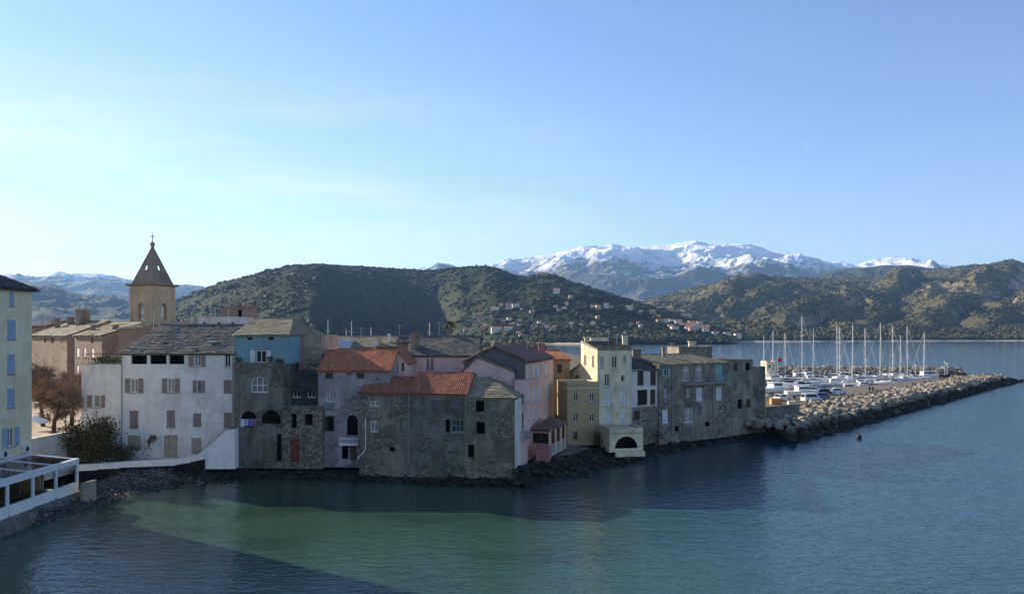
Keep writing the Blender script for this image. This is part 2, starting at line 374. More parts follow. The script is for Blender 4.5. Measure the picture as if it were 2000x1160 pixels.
def ridge_field(prof, Y, depth, amp, wl, seed, px0, px1, step, rows, back=.5, foot=0, power=1.0):
    def fn(px, tt):
        zr = H+(HZ-interp(prof, px))/F*Y
        yy = Y-depth+depth*tt; X = xat(px, yy)
        s = tt**power if tt <= 1 else max(0, 1-(tt-1)*1.5)
        e = min(1, 2.2*(1.03-tt)) if tt < 1 else .06
        r = ridged(X/wl-yy/(wl*3), yy/(wl*1.5), 8, seed)-1.0
        return Vector((X, yy, foot+(zr-foot)*s+e*amp*r*s**.6+amp*.06*fbm(X/wl*6, yy/wl*6, 4, seed)))
    return heightfield(fn, px0, px1, step, rows, 1+back)
t = NT('snowy_rock'); p = t.pos()
z = t.n('SeparateXYZ', out=2, i0=p); a = t.noise(p, .0024, 9, .7); b = t.noise(p, .012, 6, .7)
g = t.n('NewGeometry', out=1); nz = t.n('SeparateXYZ', out=2, i0=g)
ln = t.n('Math', _operation='ADD', i0=t.mul(z, .0011), i1=t.n('Math', _operation='ADD', i0=t.mul(a, .85), i1=t.mul(b, .45)))
ln = t.n('Math', _operation='ADD', i0=ln, i1=t.mul(nz, .5))
snow = t.ramp(ln, 1.76, 1.96)
rock = t.mix(t.ramp(b, .4, .6), (.05, .055, .04), (.12, .11, .085))
M['snow'] = t.out(t.mix(snow, rock, (.84, .85, .88)), .85, t.bump(t.n('Math', _operation='ADD', i0=t.mul(a, .7), i1=t.mul(b, .3)), .9, 60.), .15)
SNOWP = [(780, 532), (830, 524), (870, 517), (890, 519), (960, 522), (985, 514), (1020, 508), (1060, 500), (1085, 497), (1110, 488), (1140, 486), (1160, 483), (1195, 477), (1215, 482), (1240, 483),
         (1270, 482), (1310, 480), (1340, 475), (1360, 474), (1385, 480), (1410, 484), (1450, 477), (1465, 477), (1490, 484), (1510, 492), (1528, 494), (1539, 493), (1552, 499), (1580, 505),
         (1610, 512), (1640, 515), (1680, 518), (1700, 512), (1740, 505), (1780, 505), (1800, 510), (1840, 515), (1870, 520), (1950, 535), (2050, 545)]
structure('mountains', ridge_field(SNOWP, 10500, 4600, 290, 1500, 5.2, 760, 2060, 2.5, 170, .35, 60, .85), M['snow'])
LEFTP = [(-400, 560), (-200, 545), (0, 537), (20, 536), (75, 541), (110, 537), (150, 534), (190, 535), (225, 543), (260, 552), (300, 560), (340, 558), (360, 557), (385, 561), (420, 570), (520, 600)]
structure('mountains', ridge_field(LEFTP, 10500, 3600, 260, 1300, 1.1, -400, 520, 5, 90, .3, 60, .85), M['snow'])
M['ridgewood'] = scrub_mat('distant_wooded_ridge', (.03, .045, .025), (.05, .065, .035), (.08, .085, .045), (.15, .13, .1), .2, .006)
RIDGEP = [(-400, 560), (-100, 552), (60, 553), (90, 555), (110, 558), (130, 567), (160, 576), (200, 582), (260, 584), (340, 590), (420, 615), (500, 640)]
structure('hills', ridge_field(RIDGEP, 5200, 2600, 120, 700, 6.6, -400, 500, 5, 80, .3, 2), M['ridgewood'])
MIDP = [(1380, 575), (1480, 560), (1560, 546), (1600, 533), (1640, 527), (1700, 521), (1760, 517), (1790, 520), (1830, 527), (1900, 540), (2000, 560)]
structure('hills', ridge_field(MIDP, 5600, 2000, 130, 700, 2.6, 1380, 2000, 3, 80, .3, 30), M['ridgewood'])

# flat ground: the town's promontory, the far coastal plain and beach
def land(name, pts, z, mat, thick=.0):
    mb = MB(); mb.poly(*[(x, y, z) for x, y in pts])
    if thick:
        for k in range(len(pts)):
            a, b = pts[k], pts[(k+1) % len(pts)]
            mb.poly((b[0], b[1], z), (a[0], a[1], z), (a[0], a[1], z-thick), (b[0], b[1], z-thick))
    return structure(name, mb, mat)
t = NT('bare_earth_and_grass'); p = t.pos()
a = t.noise(p, .12, 7, .65); b = t.noise(p, 2.2, 5, .6)
M['earth'] = t.out(t.mix(t.ramp(b, .4, .65), t.mix(t.ramp(a, .42, .6), (.20, .165, .12), (.075, .085, .04)), (.13, .11, .08)), .95, t.bump(b, .5, .1), .1)
t = NT('sunlit_paving'); p = t.pos(); a = t.noise(p, .4, 6, .6); b = t.noise(p, 5, 4)
M['paving'] = t.out(t.mix(t.ramp(a, .35, .65), (.42, .35, .27), (.34, .28, .22)), .9, t.bump(b, .3, .03), .2)
t = NT('worn_asphalt'); p = t.pos(); a = t.noise(p, .25, 6, .6); b = t.noise(p, 8, 4)
M['asphalt'] = t.out(t.mix(t.ramp(a, .35, .65), (.19, .16, .13), (.13, .115, .10)), .9, t.bump(b, .3, .02), .2)
t = NT('beach_sand'); p = t.pos(); a = t.noise(p, .03, 5, .6)
M['sand'] = t.out(t.mix(t.ramp(a, .35, .65), (.5, .45, .36), (.38, .34, .28)), .95, None, .1)
land('ground', [(-900, 84), (-50, 84), (-47, 93.6), (-30, 96), (4, 97), (12, 108), (20, 117), (30, 125), (37, 132), (60, 165), (52, 320), (25, 900), (60, 1150), (-40, 1250), (-900, 1400)], 1.35, M['earth'])
land('plaza', [(-100, 83), (-49.6, 83), (-49.0, 95), (-49, 118), (-70, 160), (-110, 160)], 4.5, M['paving'], 3.4)
mb = MB()   # far beach: a low sloping strip along the bay
pts = []
for k in range(70):
    px = 1040+k*19; yf = right_pt(px, 0).y if px > 1330 else main_pt(px, 0).y
    if px <= 1330: yf += (right_pt(1350, 0).y-main_pt(1330, 0).y)*max(0, (px-1180)/150)
    pts.append((px, yf))
for k in range(len(pts)-1):
    for (a0, z0), (a1, z1) in (((-26, -.3), (-6, 2.2)), ((-6, 2.2), (220, 4.0))):
        q = []
        for (px, yf), (d, z) in ((pts[k], (a0, z0)), (pts[k+1], (a0, z0)), (pts[k+1], (a1, z1)), (pts[k], (a1, z1))):
            q.append((xat(px, yf+d), yf+d, z))
        mb.poly(*q)
structure('beach', mb, M['sand'])

# ------------------------------------------------------------------ building kit
class Wall:
    """vertical plane from A to B (plan points, left to right seen from outside)"""
    def __init__(s, A, B):
        s.A = Vector((A[0], A[1])); s.B = Vector((B[0], B[1])); d = s.B-s.A; s.L = d.length; s.U = d/s.L
        s.N = Vector((s.U.y, -s.U.x))
    def uz(s, px, py):
        d = Vector(((px-1000)/F, 1)); t_ = s.A.dot(s.N)/d.dot(s.N)
        return (d*t_-s.A).dot(s.U), H-(py-HZ)/F*t_
    def P(s, u, v, z):
        q = s.A+s.U*u-s.N*v; return Vector((q.x, q.y, z))
    def rect(s, x0, y0, x1, y1):
        u0, _ = s.uz(x0, y0); u1, _ = s.uz(x1, y0); um = (x0+x1)/2
        return u0, u1, s.uz(um, y1)[1], s.uz(um, y0)[1]
    def box(s, mb, u0, u1, v0, v1, z0, z1):
        mb.hexa([s.P(u0, v0, z0), s.P(u1, v0, z0), s.P(u1, v1, z0), s.P(u0, v1, z0)], [s.P(u0, v0, z1), s.P(u1, v0, z1), s.P(u1, v1, z1), s.P(u0, v1, z1)])
def wpx(x0, Y0, x1, Y1): return Wall((xat(x0, Y0), Y0), (xat(x1, Y1), Y1))

def arch_pts(u0, u1, zs, z1, n=12):
    cu = (u0+u1)/2; ru = (u1-u0)/2; rz = z1-zs
    return [(cu-ru*math.cos(math.pi*k/n), zs+rz*math.sin(math.pi*k/n)) for k in range(n+1)]
def facade(mb, W, z0, z1, holes, L=None, rev=.28, top=None):
    """wall face with real openings; holes = (u0,u1,za,zb,arched). top(u) gives the wall head if it is not level"""
    L = L or W.L
    us = sorted({0, L, *[min(max(h[k], 0), L) for h in holes for k in (0, 1)]}); zs = sorted({z0, z1, *[min(max(h[k], z0), z1) for h in holes for k in (2, 3)]})
    us2 = []
    for a, b in zip(us, us[1:]):
        n = max(1, int((b-a)/3)); us2 += [a+(b-a)*k/n for k in range(n)]
    us2.append(us[-1])
    for a, b in zip(us2, us2[1:]):
        for c, d in zip(zs, zs[1:]):
            mu, mz = (a+b)/2, (c+d)/2
            if b-a < 1e-5 or d-c < 1e-5 or any(h[0] < mu < h[1] and h[2] < mz < h[3] for h in holes): continue
            mb.poly(W.P(a, 0, c), W.P(b, 0, c), W.P(b, 0, d), W.P(a, 0, d))
    for h in holes:
        u0, u1, a, b = max(h[0], 0), min(h[1], L), h[2], h[3]; ar = len(h) > 4 and h[4]
        if ar:
            zs_ = max(a, b-(u1-u0)/2*ar); ap = arch_pts(u0, u1, zs_, b)
            for (p0, q0), (p1, q1) in zip(ap, ap[1:]):
                mb.poly(W.P(p0, 0, q0), W.P(p1, 0, q1), W.P(p1, 0, b), W.P(p0, 0, b)) if True else None
                mb.poly(W.P(p0, 0, q0), W.P(p0, rev, q0), W.P(p1, rev, q1), W.P(p1, 0, q1))
        else: zs_ = b; mb.poly(W.P(u0, 0, b), W.P(u0, rev, b), W.P(u1, rev, b), W.P(u1, 0, b))
        mb.poly(W.P(u0, 0, a), W.P(u1, 0, a), W.P(u1, rev, a), W.P(u0, rev, a))
        mb.poly(W.P(u0, 0, a), W.P(u0, rev, a), W.P(u0, rev, zs_), W.P(u0, 0, zs_))
        mb.poly(W.P(u1, 0, a), W.P(u1, 0, zs_), W.P(u1, rev, zs_), W.P(u1, rev, a))

def window(root, W, r, kind, frame='wframe', shut='sh_taupe', arch=0, shl=None, shr=None, cols=2, rows=1, glass='glass', label=None):
    """one window or door set into the opening r; returns the part"""
    u0, u1, a, b = r; wd, ht = u1-u0, b-a
    if kind == 'shut':
        mb = MB(); um = (u0+u1)/2; g = .012
        for p, q in ((u0+.01, um-g), (um+g, u1-.01)): W.box(mb, p, q, .05, .1, a+.02, b-.01)
        o = mb.build('window', M[shut], root)
        s_ = MB(); W.box(s_, u0-.06, u1+.06, -.06, .04, a-.08, a-.005); s_.build('sill', M['concrete'], o)
        return o
    if kind == 'door':
        mb = MB(); W.box(mb, u0+.01, u1-.01, .16, .22, a+.01, b-.01); return mb.build('door', M[shut], root)
    if kind == 'panel':
        mb = MB(); W.box(mb, u0+.01, u1-.01, .06, .12, a+.01, b-.01)
        n = max(2, round(wd/.5)); 
        for k in range(1, n): W.box(mb, u0+wd*k/n-.015, u0+wd*k/n+.015, .04, .058, a+.03, b-.03)
        return mb.build('door', M[shut], root)
    d0, d1 = .15, .21; fw = min(.09, wd*.12)
    mb = MB()
    if arch:
        zs = max(a, b-wd/2*arch); ap = arch_pts(u0, u1, zs, b); ip = arch_pts(u0+fw, u1-fw, zs, b-fw)
        for k in range(len(ap)-1):
            mb.hexa([W.P(ip[k][0], d0, ip[k][1]), W.P(ap[k][0], d0, ap[k][1]), W.P(ap[k][0], d1, ap[k][1]), W.P(ip[k][0], d1, ip[k][1])],
                    [W.P(ip[k+1][0], d0, ip[k+1][1]), W.P(ap[k+1][0], d0, ap[k+1][1]), W.P(ap[k+1][0], d1, ap[k+1][1]), W.P(ip[k+1][0], d1, ip[k+1][1])])
        W.box(mb, u0, u0+fw, d0, d1, a, zs); W.box(mb, u1-fw, u1, d0, d1, a, zs); W.box(mb, u0+fw, u1-fw, d0, d1, a, a+fw)
        if cols: W.box(mb, u0+fw, u1-fw, d0, d1, zs-fw*.4, zs+fw*.4)
        for k in range(1, cols): W.box(mb, u0+wd*k/cols-fw*.4, u0+wd*k/cols+fw*.4, d0+.005, d1-.005, a+fw, b-fw)
    else:
        W.box(mb, u0, u0+fw, d0, d1, a, b); W.box(mb, u1-fw, u1, d0, d1, a, b)
        W.box(mb, u0+fw, u1-fw, d0, d1, a, a+fw); W.box(mb, u0+fw, u1-fw, d0, d1, b-fw, b)
        for k in range(1, cols): W.box(mb, u0+wd*k/cols-fw*.45, u0+wd*k/cols+fw*.45, d0+.005, d1-.005, a+fw, b-fw)
        for k in range(1, rows): W.box(mb, u0+fw, u1-fw, d0+.01, d1-.01, a+ht*k/rows-.025, a+ht*k/rows+.025)
    o = mb.build('window', M[frame], root, label=label)
    pm = MB()
    if arch: pm.poly(*[W.P(p, .19, q) for p, q in [(u0, a), (u1, a)]+[x for x in reversed(arch_pts(u0, u1, max(a, b-wd/2*arch), b))]])
    else: pm.poly(W.P(u0, .19, a), W.P(u1, .19, a), W.P(u1, .19, b), W.P(u0, .19, b))
    pm.build('pane', M[glass], o)
    if kind != 'bare':
        s_ = MB(); W.box(s_, u0-.07, u1+.07, -.07, .14, a-.09, a-.005); s_.build('sill', M['concrete'], o)
    for sh in (shl, shr):
        if sh:
            p, q = W.uz(sh[0], 700)[0], W.uz(sh[1], 700)[0]
            sm = MB(); W.box(sm, p, q, -.075, -.03, a-.02, b+.02); sm.build('shutter', M[shut], o)
    return o

def put_windows(root, W, specs, L):
    """specs: dicts with px rect; returns the list of holes"""
    holes = []
    for s_ in specs:
        r = list(W.rect(*s_['r'])); r[0] = max(r[0], .05); r[1] = min(r[1], L-.05)
        k = s_.get('k', 'win'); holes.append((*r, s_.get('arch', 0)))
        if k == 'win' and 'glass' not in s_ and random.random() < .35: s_['glass'] = 'glass2'
        kw = {q: s_[q] for q in ('frame', 'shut', 'arch', 'shl', 'shr', 'cols', 'rows', 'glass', 'label') if q in s_}
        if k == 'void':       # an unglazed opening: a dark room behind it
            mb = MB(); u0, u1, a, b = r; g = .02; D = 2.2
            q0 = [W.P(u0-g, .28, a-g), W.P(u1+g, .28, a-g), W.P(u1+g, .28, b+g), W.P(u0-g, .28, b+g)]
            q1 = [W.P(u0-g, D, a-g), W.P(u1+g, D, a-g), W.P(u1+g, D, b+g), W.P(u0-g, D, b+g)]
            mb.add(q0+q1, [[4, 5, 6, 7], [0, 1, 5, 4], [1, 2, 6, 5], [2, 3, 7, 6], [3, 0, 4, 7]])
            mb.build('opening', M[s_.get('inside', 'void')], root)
        else: window(root, W, r, k, **kw)
    return holes

def tile_slope(mb, e0, e1, r0, r1, kind='lauze', jit=.03):
    """rows of single tiles on the slope with eave e0-e1 and ridge r0-r1, over a closed deck"""
    e0, e1, r0, r1 = map(Vector, (e0, e1, r0, r1))
    nrm = (e1-e0).cross(r0-e0+r1-e1).normalized()
    if nrm.z < 0: nrm = -nrm
    th = .1
    dk = nrm*.11; mb.hexa([e0-nrm*th-dk, e1-nrm*th-dk, r1-nrm*th-dk, r0-nrm*th-dk], [e0-dk, e1-dk, r1-dk, r0-dk])
    def sag(vs): return [v+Vector((0, 0, .09*noise.noise(v*.33)+.03*noise.noise(v*1.1))) for v in vs]
    wd, hg = {'lauze': (.55, .36), 'slate': (.4, .3), 'terra': (.24, .42)}[kind]
    sl_ = ((r0-e0).length+(r1-e1).length)/2; rows = max(2, round(sl_/hg))
    for j in range(rows):
        ta, tb = j/rows, min(1.0, (j+1.25)/rows)
        A0, A1 = e0.lerp(r0, ta), e1.lerp(r1, ta); B0, B1 = e0.lerp(r0, tb), e1.lerp(r1, tb)
        ln = (A1-A0).length
        if ln < .05: continue
        n = max(1, round(ln/wd)); x = 0; cuts = [0]
        for k in range(n):
            cuts.append(min(1, (k+1)/n+(random.uniform(-.35, .35)/n if kind != 'terra' and k < n-1 else 0)))
        for k in range(n):
            p, q = cuts[k], cuts[k+1]
            if random.random() < (.012 if kind != 'terra' else .006): continue
            lo, hi = .05+random.uniform(0, jit), .012
            a, b, c, d = A0.lerp(A1, p), A0.lerp(A1, q), B0.lerp(B1, q), B0.lerp(B1, p)
            if kind == 'terra':
                up = .085; s_ = random.uniform(-.008, .008)
                m0, m1 = A0.lerp(A1, (p+q)/2), B0.lerp(B1, (p+q)/2)
                A_ = [a+nrm*.03, a.lerp(b, .25)+nrm*(up+s_), a.lerp(b, .75)+nrm*(up+s_), b+nrm*.03]
                B_ = [d+nrm*.008, d.lerp(c, .25)+nrm*(up-.03+s_), d.lerp(c, .75)+nrm*(up-.03+s_), c+nrm*.008]
                mb.add(sag(A_+B_), [[0, 1, 5, 4], [1, 2, 6, 5], [2, 3, 7, 6], [3, 2, 1, 0]])
            else:
                off = (e0-r0).normalized()*random.uniform(-.03, .06)
                a, b = a+off, b+off
                tl = random.uniform(-.012, .012)
                mb.add(sag([a+nrm*(lo+tl), b+nrm*(lo-tl), c+nrm*hi, d+nrm*hi, a+nrm*.002, b+nrm*.002]), [[0, 1, 2, 3], [4, 5, 1, 0], [4, 0, 3], [5, 2, 1]])

def house(name, label, W, z0, ze, depth, roof='gable', zr=None, ridge=.5, wall='white', roofm='lauze', rkind='lauze', specs=(), ov=.25, root=None, side=None, sideL=(), sideR=(),
          cat='house', group=None, hip=(0, 0), flat_top='concrete', base=None, par=.35):
    """a building: front wall W, walls from z0 to ze, given depth; roof gable/shed/flat/gable_end/hip"""
    if root is None: root = empty(name, W.P(W.L/2, 0, z0), label, cat, group)
    L = W.L; zr = ze if zr is None else zr
    mb = MB(); holes = put_windows(root, W, specs, L)
    facade(mb, W, z0, ze, holes)
    WL = Wall(W.P(0, depth, 0), W.P(0, 0, 0)); WR = Wall(W.P(L, 0, 0), W.P(L, depth, 0)); WB = Wall(W.P(L, depth, 0), W.P(0, depth, 0))
    hl = put_windows(root, WL, sideL, depth); hr = put_windows(root, WR, sideR, depth)
    mb.mi = 1 if side else 0
    facade(mb, WL, z0, ze, hl); facade(mb, WR, z0, ze, hr); facade(mb, WB, z0, zr if roof == 'shed' else ze, [])
    mid = depth*ridge
    if roof == 'gable':
        if not hip[0]: mb.poly(W.P(0, 0, ze), W.P(0, mid, zr), W.P(0, depth, ze))
        if not hip[1]: mb.poly(W.P(L, 0, ze), W.P(L, depth, ze), W.P(L, mid, zr))
    elif roof == 'shed':
        mb.poly(W.P(0, 0, ze), W.P(0, depth, zr), W.P(0, depth, ze)); mb.poly(W.P(L, 0, ze), W.P(L, depth, ze), W.P(L, depth, zr))
    elif roof == 'gable_end':
        mb.mi = 0; mb.poly(W.P(0, 0, ze), W.P(L, 0, ze), W.P(L*ridge, 0, zr)); mb.poly(W.P(0, depth, ze), W.P(L*ridge, depth, zr), W.P(L, depth, ze))
    mb.build('wall', [M[wall], M[side or wall]], root)
    rm = MB(); e = ov
    if roof == 'gable':
        k = (zr-ze)/mid; kb = (zr-ze)/max(.1, depth-mid)
        ol, orr = (0 if hip[0] else e*.7), (0 if hip[1] else e*.7)
        ze_ = ze-k*e+.02
        f0, f1 = W.P(-ol if not hip[0] else -e, -e, ze_), W.P(L+orr if not hip[1] else L+e, -e, ze_)
        r0, r1 = W.P(hip[0] or -ol, mid, zr+.02), W.P(L-hip[1] if hip[1] else L+orr, mid, zr+.02)
        zb = ze-kb*e+.02; b0, b1 = W.P(-ol if not hip[0] else -e, depth+e, zb), W.P(L+orr if not hip[1] else L+e, depth+e, zb)
        tile_slope(rm, f0, f1, r0, r1, rkind); tile_slope(rm, b1, b0, r1, r0, rkind)
        if hip[0]: tile_slope(rm, b0, f0, r0, r0.lerp(r1, .001), rkind)
        if hip[1]: tile_slope(rm, f1, b1, r1.lerp(r0, .001), r1, rkind)
        dv = (r1-r0).normalized(); n = max(1, int((r1-r0).length/.45))
        for q in range(n): rm.tube(r0.lerp(r1, q/n)+Vector((0, 0, .03)), r0.lerp(r1, (q+1)/n)+Vector((0, 0, .03)), .13, .12, 5)
    elif roof == 'shed':
        k = (zr-ze)/depth
        tile_slope(rm, W.P(-e*.6, -e, ze-k*e+.02), W.P(L+e*.6, -e, ze-k*e+.02), W.P(-e*.6, depth+.05, zr+.02), W.P(L+e*.6, depth+.05, zr+.02), rkind)
    elif roof == 'gable_end':
        c = L*ridge
        for ua, s_ in ((0, -1), (L, 1)):
            k = (zr-ze)/abs(ua-c); x = ua+s_*e
            a0, a1 = W.P(x, -e*.6, ze-k*e+.02), W.P(x, depth, ze-k*e+.02); b0, b1 = W.P(c, -e*.6, zr+.02), W.P(c, depth, zr+.02)
            if s_ < 0: tile_slope(rm, a1, a0, b1, b0, rkind)
            else: tile_slope(rm, a0, a1, b0, b1, rkind)
    elif roof == 'hip':
        c = W.P(L*ridge, depth*ridge, zr); cs = [W.P(-e, -e, ze), W.P(L+e, -e, ze), W.P(L+e, depth+e, ze), W.P(-e, depth+e, ze)]
        for q in range(4): tile_slope(rm, cs[q], cs[(q+1) % 4], c, c+(cs[(q+1) % 4]-cs[q])*.001, rkind)
    else:
        W.box(rm, .22, L-.22, .22, depth-.22, ze-par-.1, ze-par)
        for bx in ((-.04, L+.04, -.04, .22), (-.04, L+.04, depth-.22, depth+.04), (-.04, .22, .22, depth-.22), (L-.22, L+.04, .22, depth-.22)):
            W.box(rm, *bx, ze+.003, ze+.09)
        W.box(rm, .2, .22, .22, depth-.22, ze-par, ze+.003); 
    rf = rm.build('roof', M[roofm] if roof != 'flat' else M[flat_top], root)
    root['_w'] = 0; del root['_w']
    return root, rf
def chimney(rf, px0, px1, py0, py1, Y, mat='cream', cap=True, dep=None, name='chimney', pots=0):
    """a chimney stack seen between the given pixel bounds, standing at depth Y"""
    x0, x1, z1, z0 = xat(px0, Y), xat(px1, Y), zat(py0, Y), zat(py1, Y); dp = dep or max(.5, min(1.2, x1-x0))
    mb = MB(); mb.box(x0, x1, Y, Y+dp, z0-1.2, z1-(.12 if cap else 0))
    if cap: mb.box(x0-.1, x1+.1, Y-.1, Y+dp+.1, z1-.12, z1)
    for k in range(pots):
        cx = x0+(x1-x0)*(k+.5)/pots; mb.tube((cx, Y+dp/2, z1), (cx, Y+dp/2, z1+.5), .16, .13, 8)
    return mb.build(name, M[mat], rf)

def pipe(root, W, px, y0, y1, mat='concrete', r_=.05, v=-.1):
    mb = MB(); mb.tube(W.P(W.uz(px, y0)[0], v, W.uz(px, y0)[1]), W.P(W.uz(px, y1)[0], v, W.uz(px, y1)[1]), r_, n=6); return mb.build('downpipe', M[mat], root)

# ------------------------------------------------------------------ the waterfront row, left to right
ROW = 'old houses standing along the waterfront'
BACK = 'houses behind the waterfront row'
def D(x0, y0, x1, y1, k='win', **kw): return dict(r=(x0, y0, x1, y1), k=k, **kw)

AER = []
# yellow hotel at the left edge, with its pale blue shutters
W = Wall((-45.5, 36), (-45.5, 77.6))
root, rf = house('hotel', 'tall yellow building with pale blue shutters above the white veranda', W, 1.3, 20.3, 16, 'gable', 24.2, hip=(6, 6), wall='ochre', roofm='slate', rkind='slate', ov=.55, cat='building',
      specs=[D(18, 569.6, 28, 598.5, 'shut', shut='sh_blue'), D(14, 625, 31, 663, 'shut', shut='sh_blue'), D(14, 692, 29.5, 731, 'shut', shut='sh_blue'), D(14, 758, 29, 796.5, 'shut', shut='sh_blue'),
             D(15, 835, 29, 872, shut='sh_blue', shl=(4, 14), shr=(30, 37), frame='wframe')])
def aircon(px, py, lab):
    q = W.uz(px, py); o = empty('air_conditioner', W.P(q[0], -.4, q[1]-.35), lab, 'air conditioner', 'air conditioners on the yellow wall')
    mb = MB(); W.box(mb, q[0]-.42, q[0]+.42, -.42, -.04, q[1]-.34, q[1]+.34); mb.build('casing', M['steel'], o)
    mb = MB(); mb.tube(W.P(q[0]-.1, -.425, q[1]), W.P(q[0]-.1, -.45, q[1]), .25, .25, 14); mb.build('fan_grille', M['iron'], o)
aircon(46, 876, 'white air conditioner on the yellow wall at its corner')
aircon(3, 886, 'white air conditioner at the photo edge below the blue shutters')

# white house
W = wpx(237, 93.3, 457, 93)
root, rf = house('white_house', 'broad white house with taupe shutters and stone slab roof', W, 1.2, zat(688, 93), 11.5, 'gable', zat(635, 98.8), hip=(1.9, 0), wall='white', cat='house', group=ROW, ov=.3, specs=[
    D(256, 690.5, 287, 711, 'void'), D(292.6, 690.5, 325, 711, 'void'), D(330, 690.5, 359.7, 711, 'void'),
    D(379, 691, 392, 716, shl=(368.5, 378), shr=(393, 401)), D(438.5, 690.8, 450, 717, glass='glass'),
    D(255, 739, 270, 767, shl=(244.6, 254), shr=(271, 279.7)), D(327, 739, 341, 767, shl=(316.7, 325.7), shr=(342, 351), glass='glass2'), D(384.5, 743, 392, 766, shl=(377, 384), shr=(392.4, 400), cols=1),
    D(437, 742, 452.6, 767, 'shut'), D(253, 802, 270, 836, 'shut'), D(325.7, 801, 342, 834.5, 'shut'), D(377, 807, 393, 832.5, 'shut'), D(437, 805.5, 453, 834.5, 'shut'),
    D(249, 850, 275, 878, 'panel', shut='panel'), D(320, 849.6, 347, 893, 'panel', shut='panel'), D(374, 855, 393, 886, 'panel', shut='panel')])
chimney(rf, 407.5, 421, 666, 684, 95.0, 'white', dep=.7); pipe(root, W, 238.5, 692, 894); pipe(root, W, 455, 692, 838)
AER += [(rf, 300, 637, 98.8), (rf, 446, 634, 99)]
mb = MB(); WHA = W
# terrace wing of the white house
W2 = wpx(159, 93.5, 237, 93.35)
house('terrace_wing', 'lower white wing with a flat planted roof terrace', W2, 1.2, zat(712, 93.4), 9, 'flat', wall='white', cat='house', group=ROW, par=.25, root=root, specs=[
    D(182.5, 772, 195, 796, shl=(171, 180), shr=(197.5, 205), cols=1)])
mb = MB(); zt = zat(711, 93.4)   # terrace railing
for k in range(14):
    u = .1+k*(W2.L-.2)/13; mb.tube(W2.P(u, .12, zt), W2.P(u, .12, zt+1.15), .018, n=4)
mb.tube(W2.P(.1, .12, zt+1.15), W2.P(W2.L-.1, .12, zt+1.15), .028, n=5); mb.tube(W2.P(.1, .12, zt+.6), W2.P(W2.L-.1, .12, zt+.6), .018, n=4)
mb.tube(W2.P(.1, .12, zt+1.15), W2.P(.1, 8.8, zt+1.15), .028, n=4)
mb.build('railing', M['iron'], root)
# white ramp wall in front of it
W = wpx(385, 91.0, 458.5, 91.0)
mb = MB(); zb = .9
u = [0, W.uz(440, 840)[0], W.L]; z = [zat(889, 91), zat(840, 91), zat(838, 91)]
for v0, v1 in ((0, 1.6),):
    pr = [(u[0], zb), (u[2], zb), (u[2], z[2]), (u[1], z[1]), (u[0], z[0])]
    mb.add([W.P(a, v0, b) for a, b in pr]+[W.P(a, v1, b) for a, b in pr], [[0, 1, 2, 3, 4], [9, 8, 7, 6, 5]]+[[k, 5+k, 5+(k+1) % 5, (k+1) % 5] for k in range(5)])
rw = mb.build('ramp_wall', M['bright'], None, label='white stepped ramp wall sloping down from the white house', cat='wall')
mb = MB()
for a, b, za, zc_ in ((u[0], u[1], z[4] if len(z) > 4 else z[0], z[1]), (u[1], u[2], z[1], z[2])):
    mb.hexa([W.P(a, -.05, za+.004), W.P(b, -.05, zc_+.004), W.P(b, 1.65, zc_+.004), W.P(a, 1.65, za+.004)], [W.P(a, -.05, za+.1), W.P(b, -.05, zc_+.1), W.P(b, 1.65, zc_+.1), W.P(a, 1.65, za+.1)])
mb.build('coping', M['concrete'], rw)

# blue house: blue storey over a grey stained base
W = wpx(456.5, 93.0, 563.5, 92.4)
root, rf = house('blue_house', 'narrow house with a pale blue top storey over stained grey walls', W, zat(711, 92.7), zat(653.5, 92.7), 12, 'gable', zat(623, 98.7), hip=(0, 1.7), wall='blue', roofm='lauze2', cat='house', group=ROW, ov=.22, specs=[
    D(482.5, 657, 493, 664, 'bare', cols=1, frame='wood'), D(524, 657, 534.7, 664, 'bare', cols=1, frame='wood'),
    D(499.7, 684.5, 519.6, 708, shut='sh_white', shl=(489, 499), shr=(520.4, 529.5), frame='wframe')])
W3 = wpx(456.8, 92.3, 552, 91.8)
house('x', '', W3, .8, zat(709.5, 92), 8, 'flat', wall='grey', flat_top='grey', par=0.03, root=root, specs=[
    D(490, 735, 524, 766.4, arch=1.0, cols=3), D(470, 802.5, 501, 834.6, 'void', arch=1.0), D(511, 800.5, 548, 827.5, 'void', arch=.9),
    D(484, 873, 505, 899, 'panel', shut='sh_grey'), D(540, 847, 549.5, 901, 'void')])
# laundry inside the left arch
o = empty('laundry', W3.P(W3.uz(485, 830)[0], -.1, W3.uz(485, 830)[1]), 'blue and white laundry hanging across the left arch of the grey wall', 'laundry')
mb = MB(); mb.tube(W3.P(W3.uz(464, 818)[0], -.15, W3.uz(464, 818)[1]), W3.P(W3.uz(512, 818)[0], -.15, W3.uz(512, 818)[1]), .012, n=4); mb.build('line', M['steel'], o)
for x0, x1, y1, cc in ((471, 479, 833, (.55, .58, .62)), (480, 486, 831, (.35, .4, .62)), (487, 497, 832, (.16, .13, .42)), (498, 502, 834, (.3, .15, .2))):
    mb = MB(); a, zz = W3.uz(x0, 818); b, _ = W3.uz(x1, 818); zl = W3.uz(x0, y1)[1]
    for k in range(6):
        p, q = a+(b-a)*k/6, a+(b-a)*(k+1)/6; f = .05*math.sin(k*2.1); g = .05*math.sin((k+1)*2.1)
        mb.hexa([W3.P(p, -.16+f, zl), W3.P(q, -.16+g, zl), W3.P(q, -.13+g, zl), W3.P(p, -.13+f, zl)], [W3.P(p, -.16, zz), W3.P(q, -.16, zz), W3.P(q, -.13, zz), W3.P(p, -.13, zz)])
    mb.build('cloth', plain('cloth_%d' % int(cc[2]*100+x0), cc, .9, .1), o)

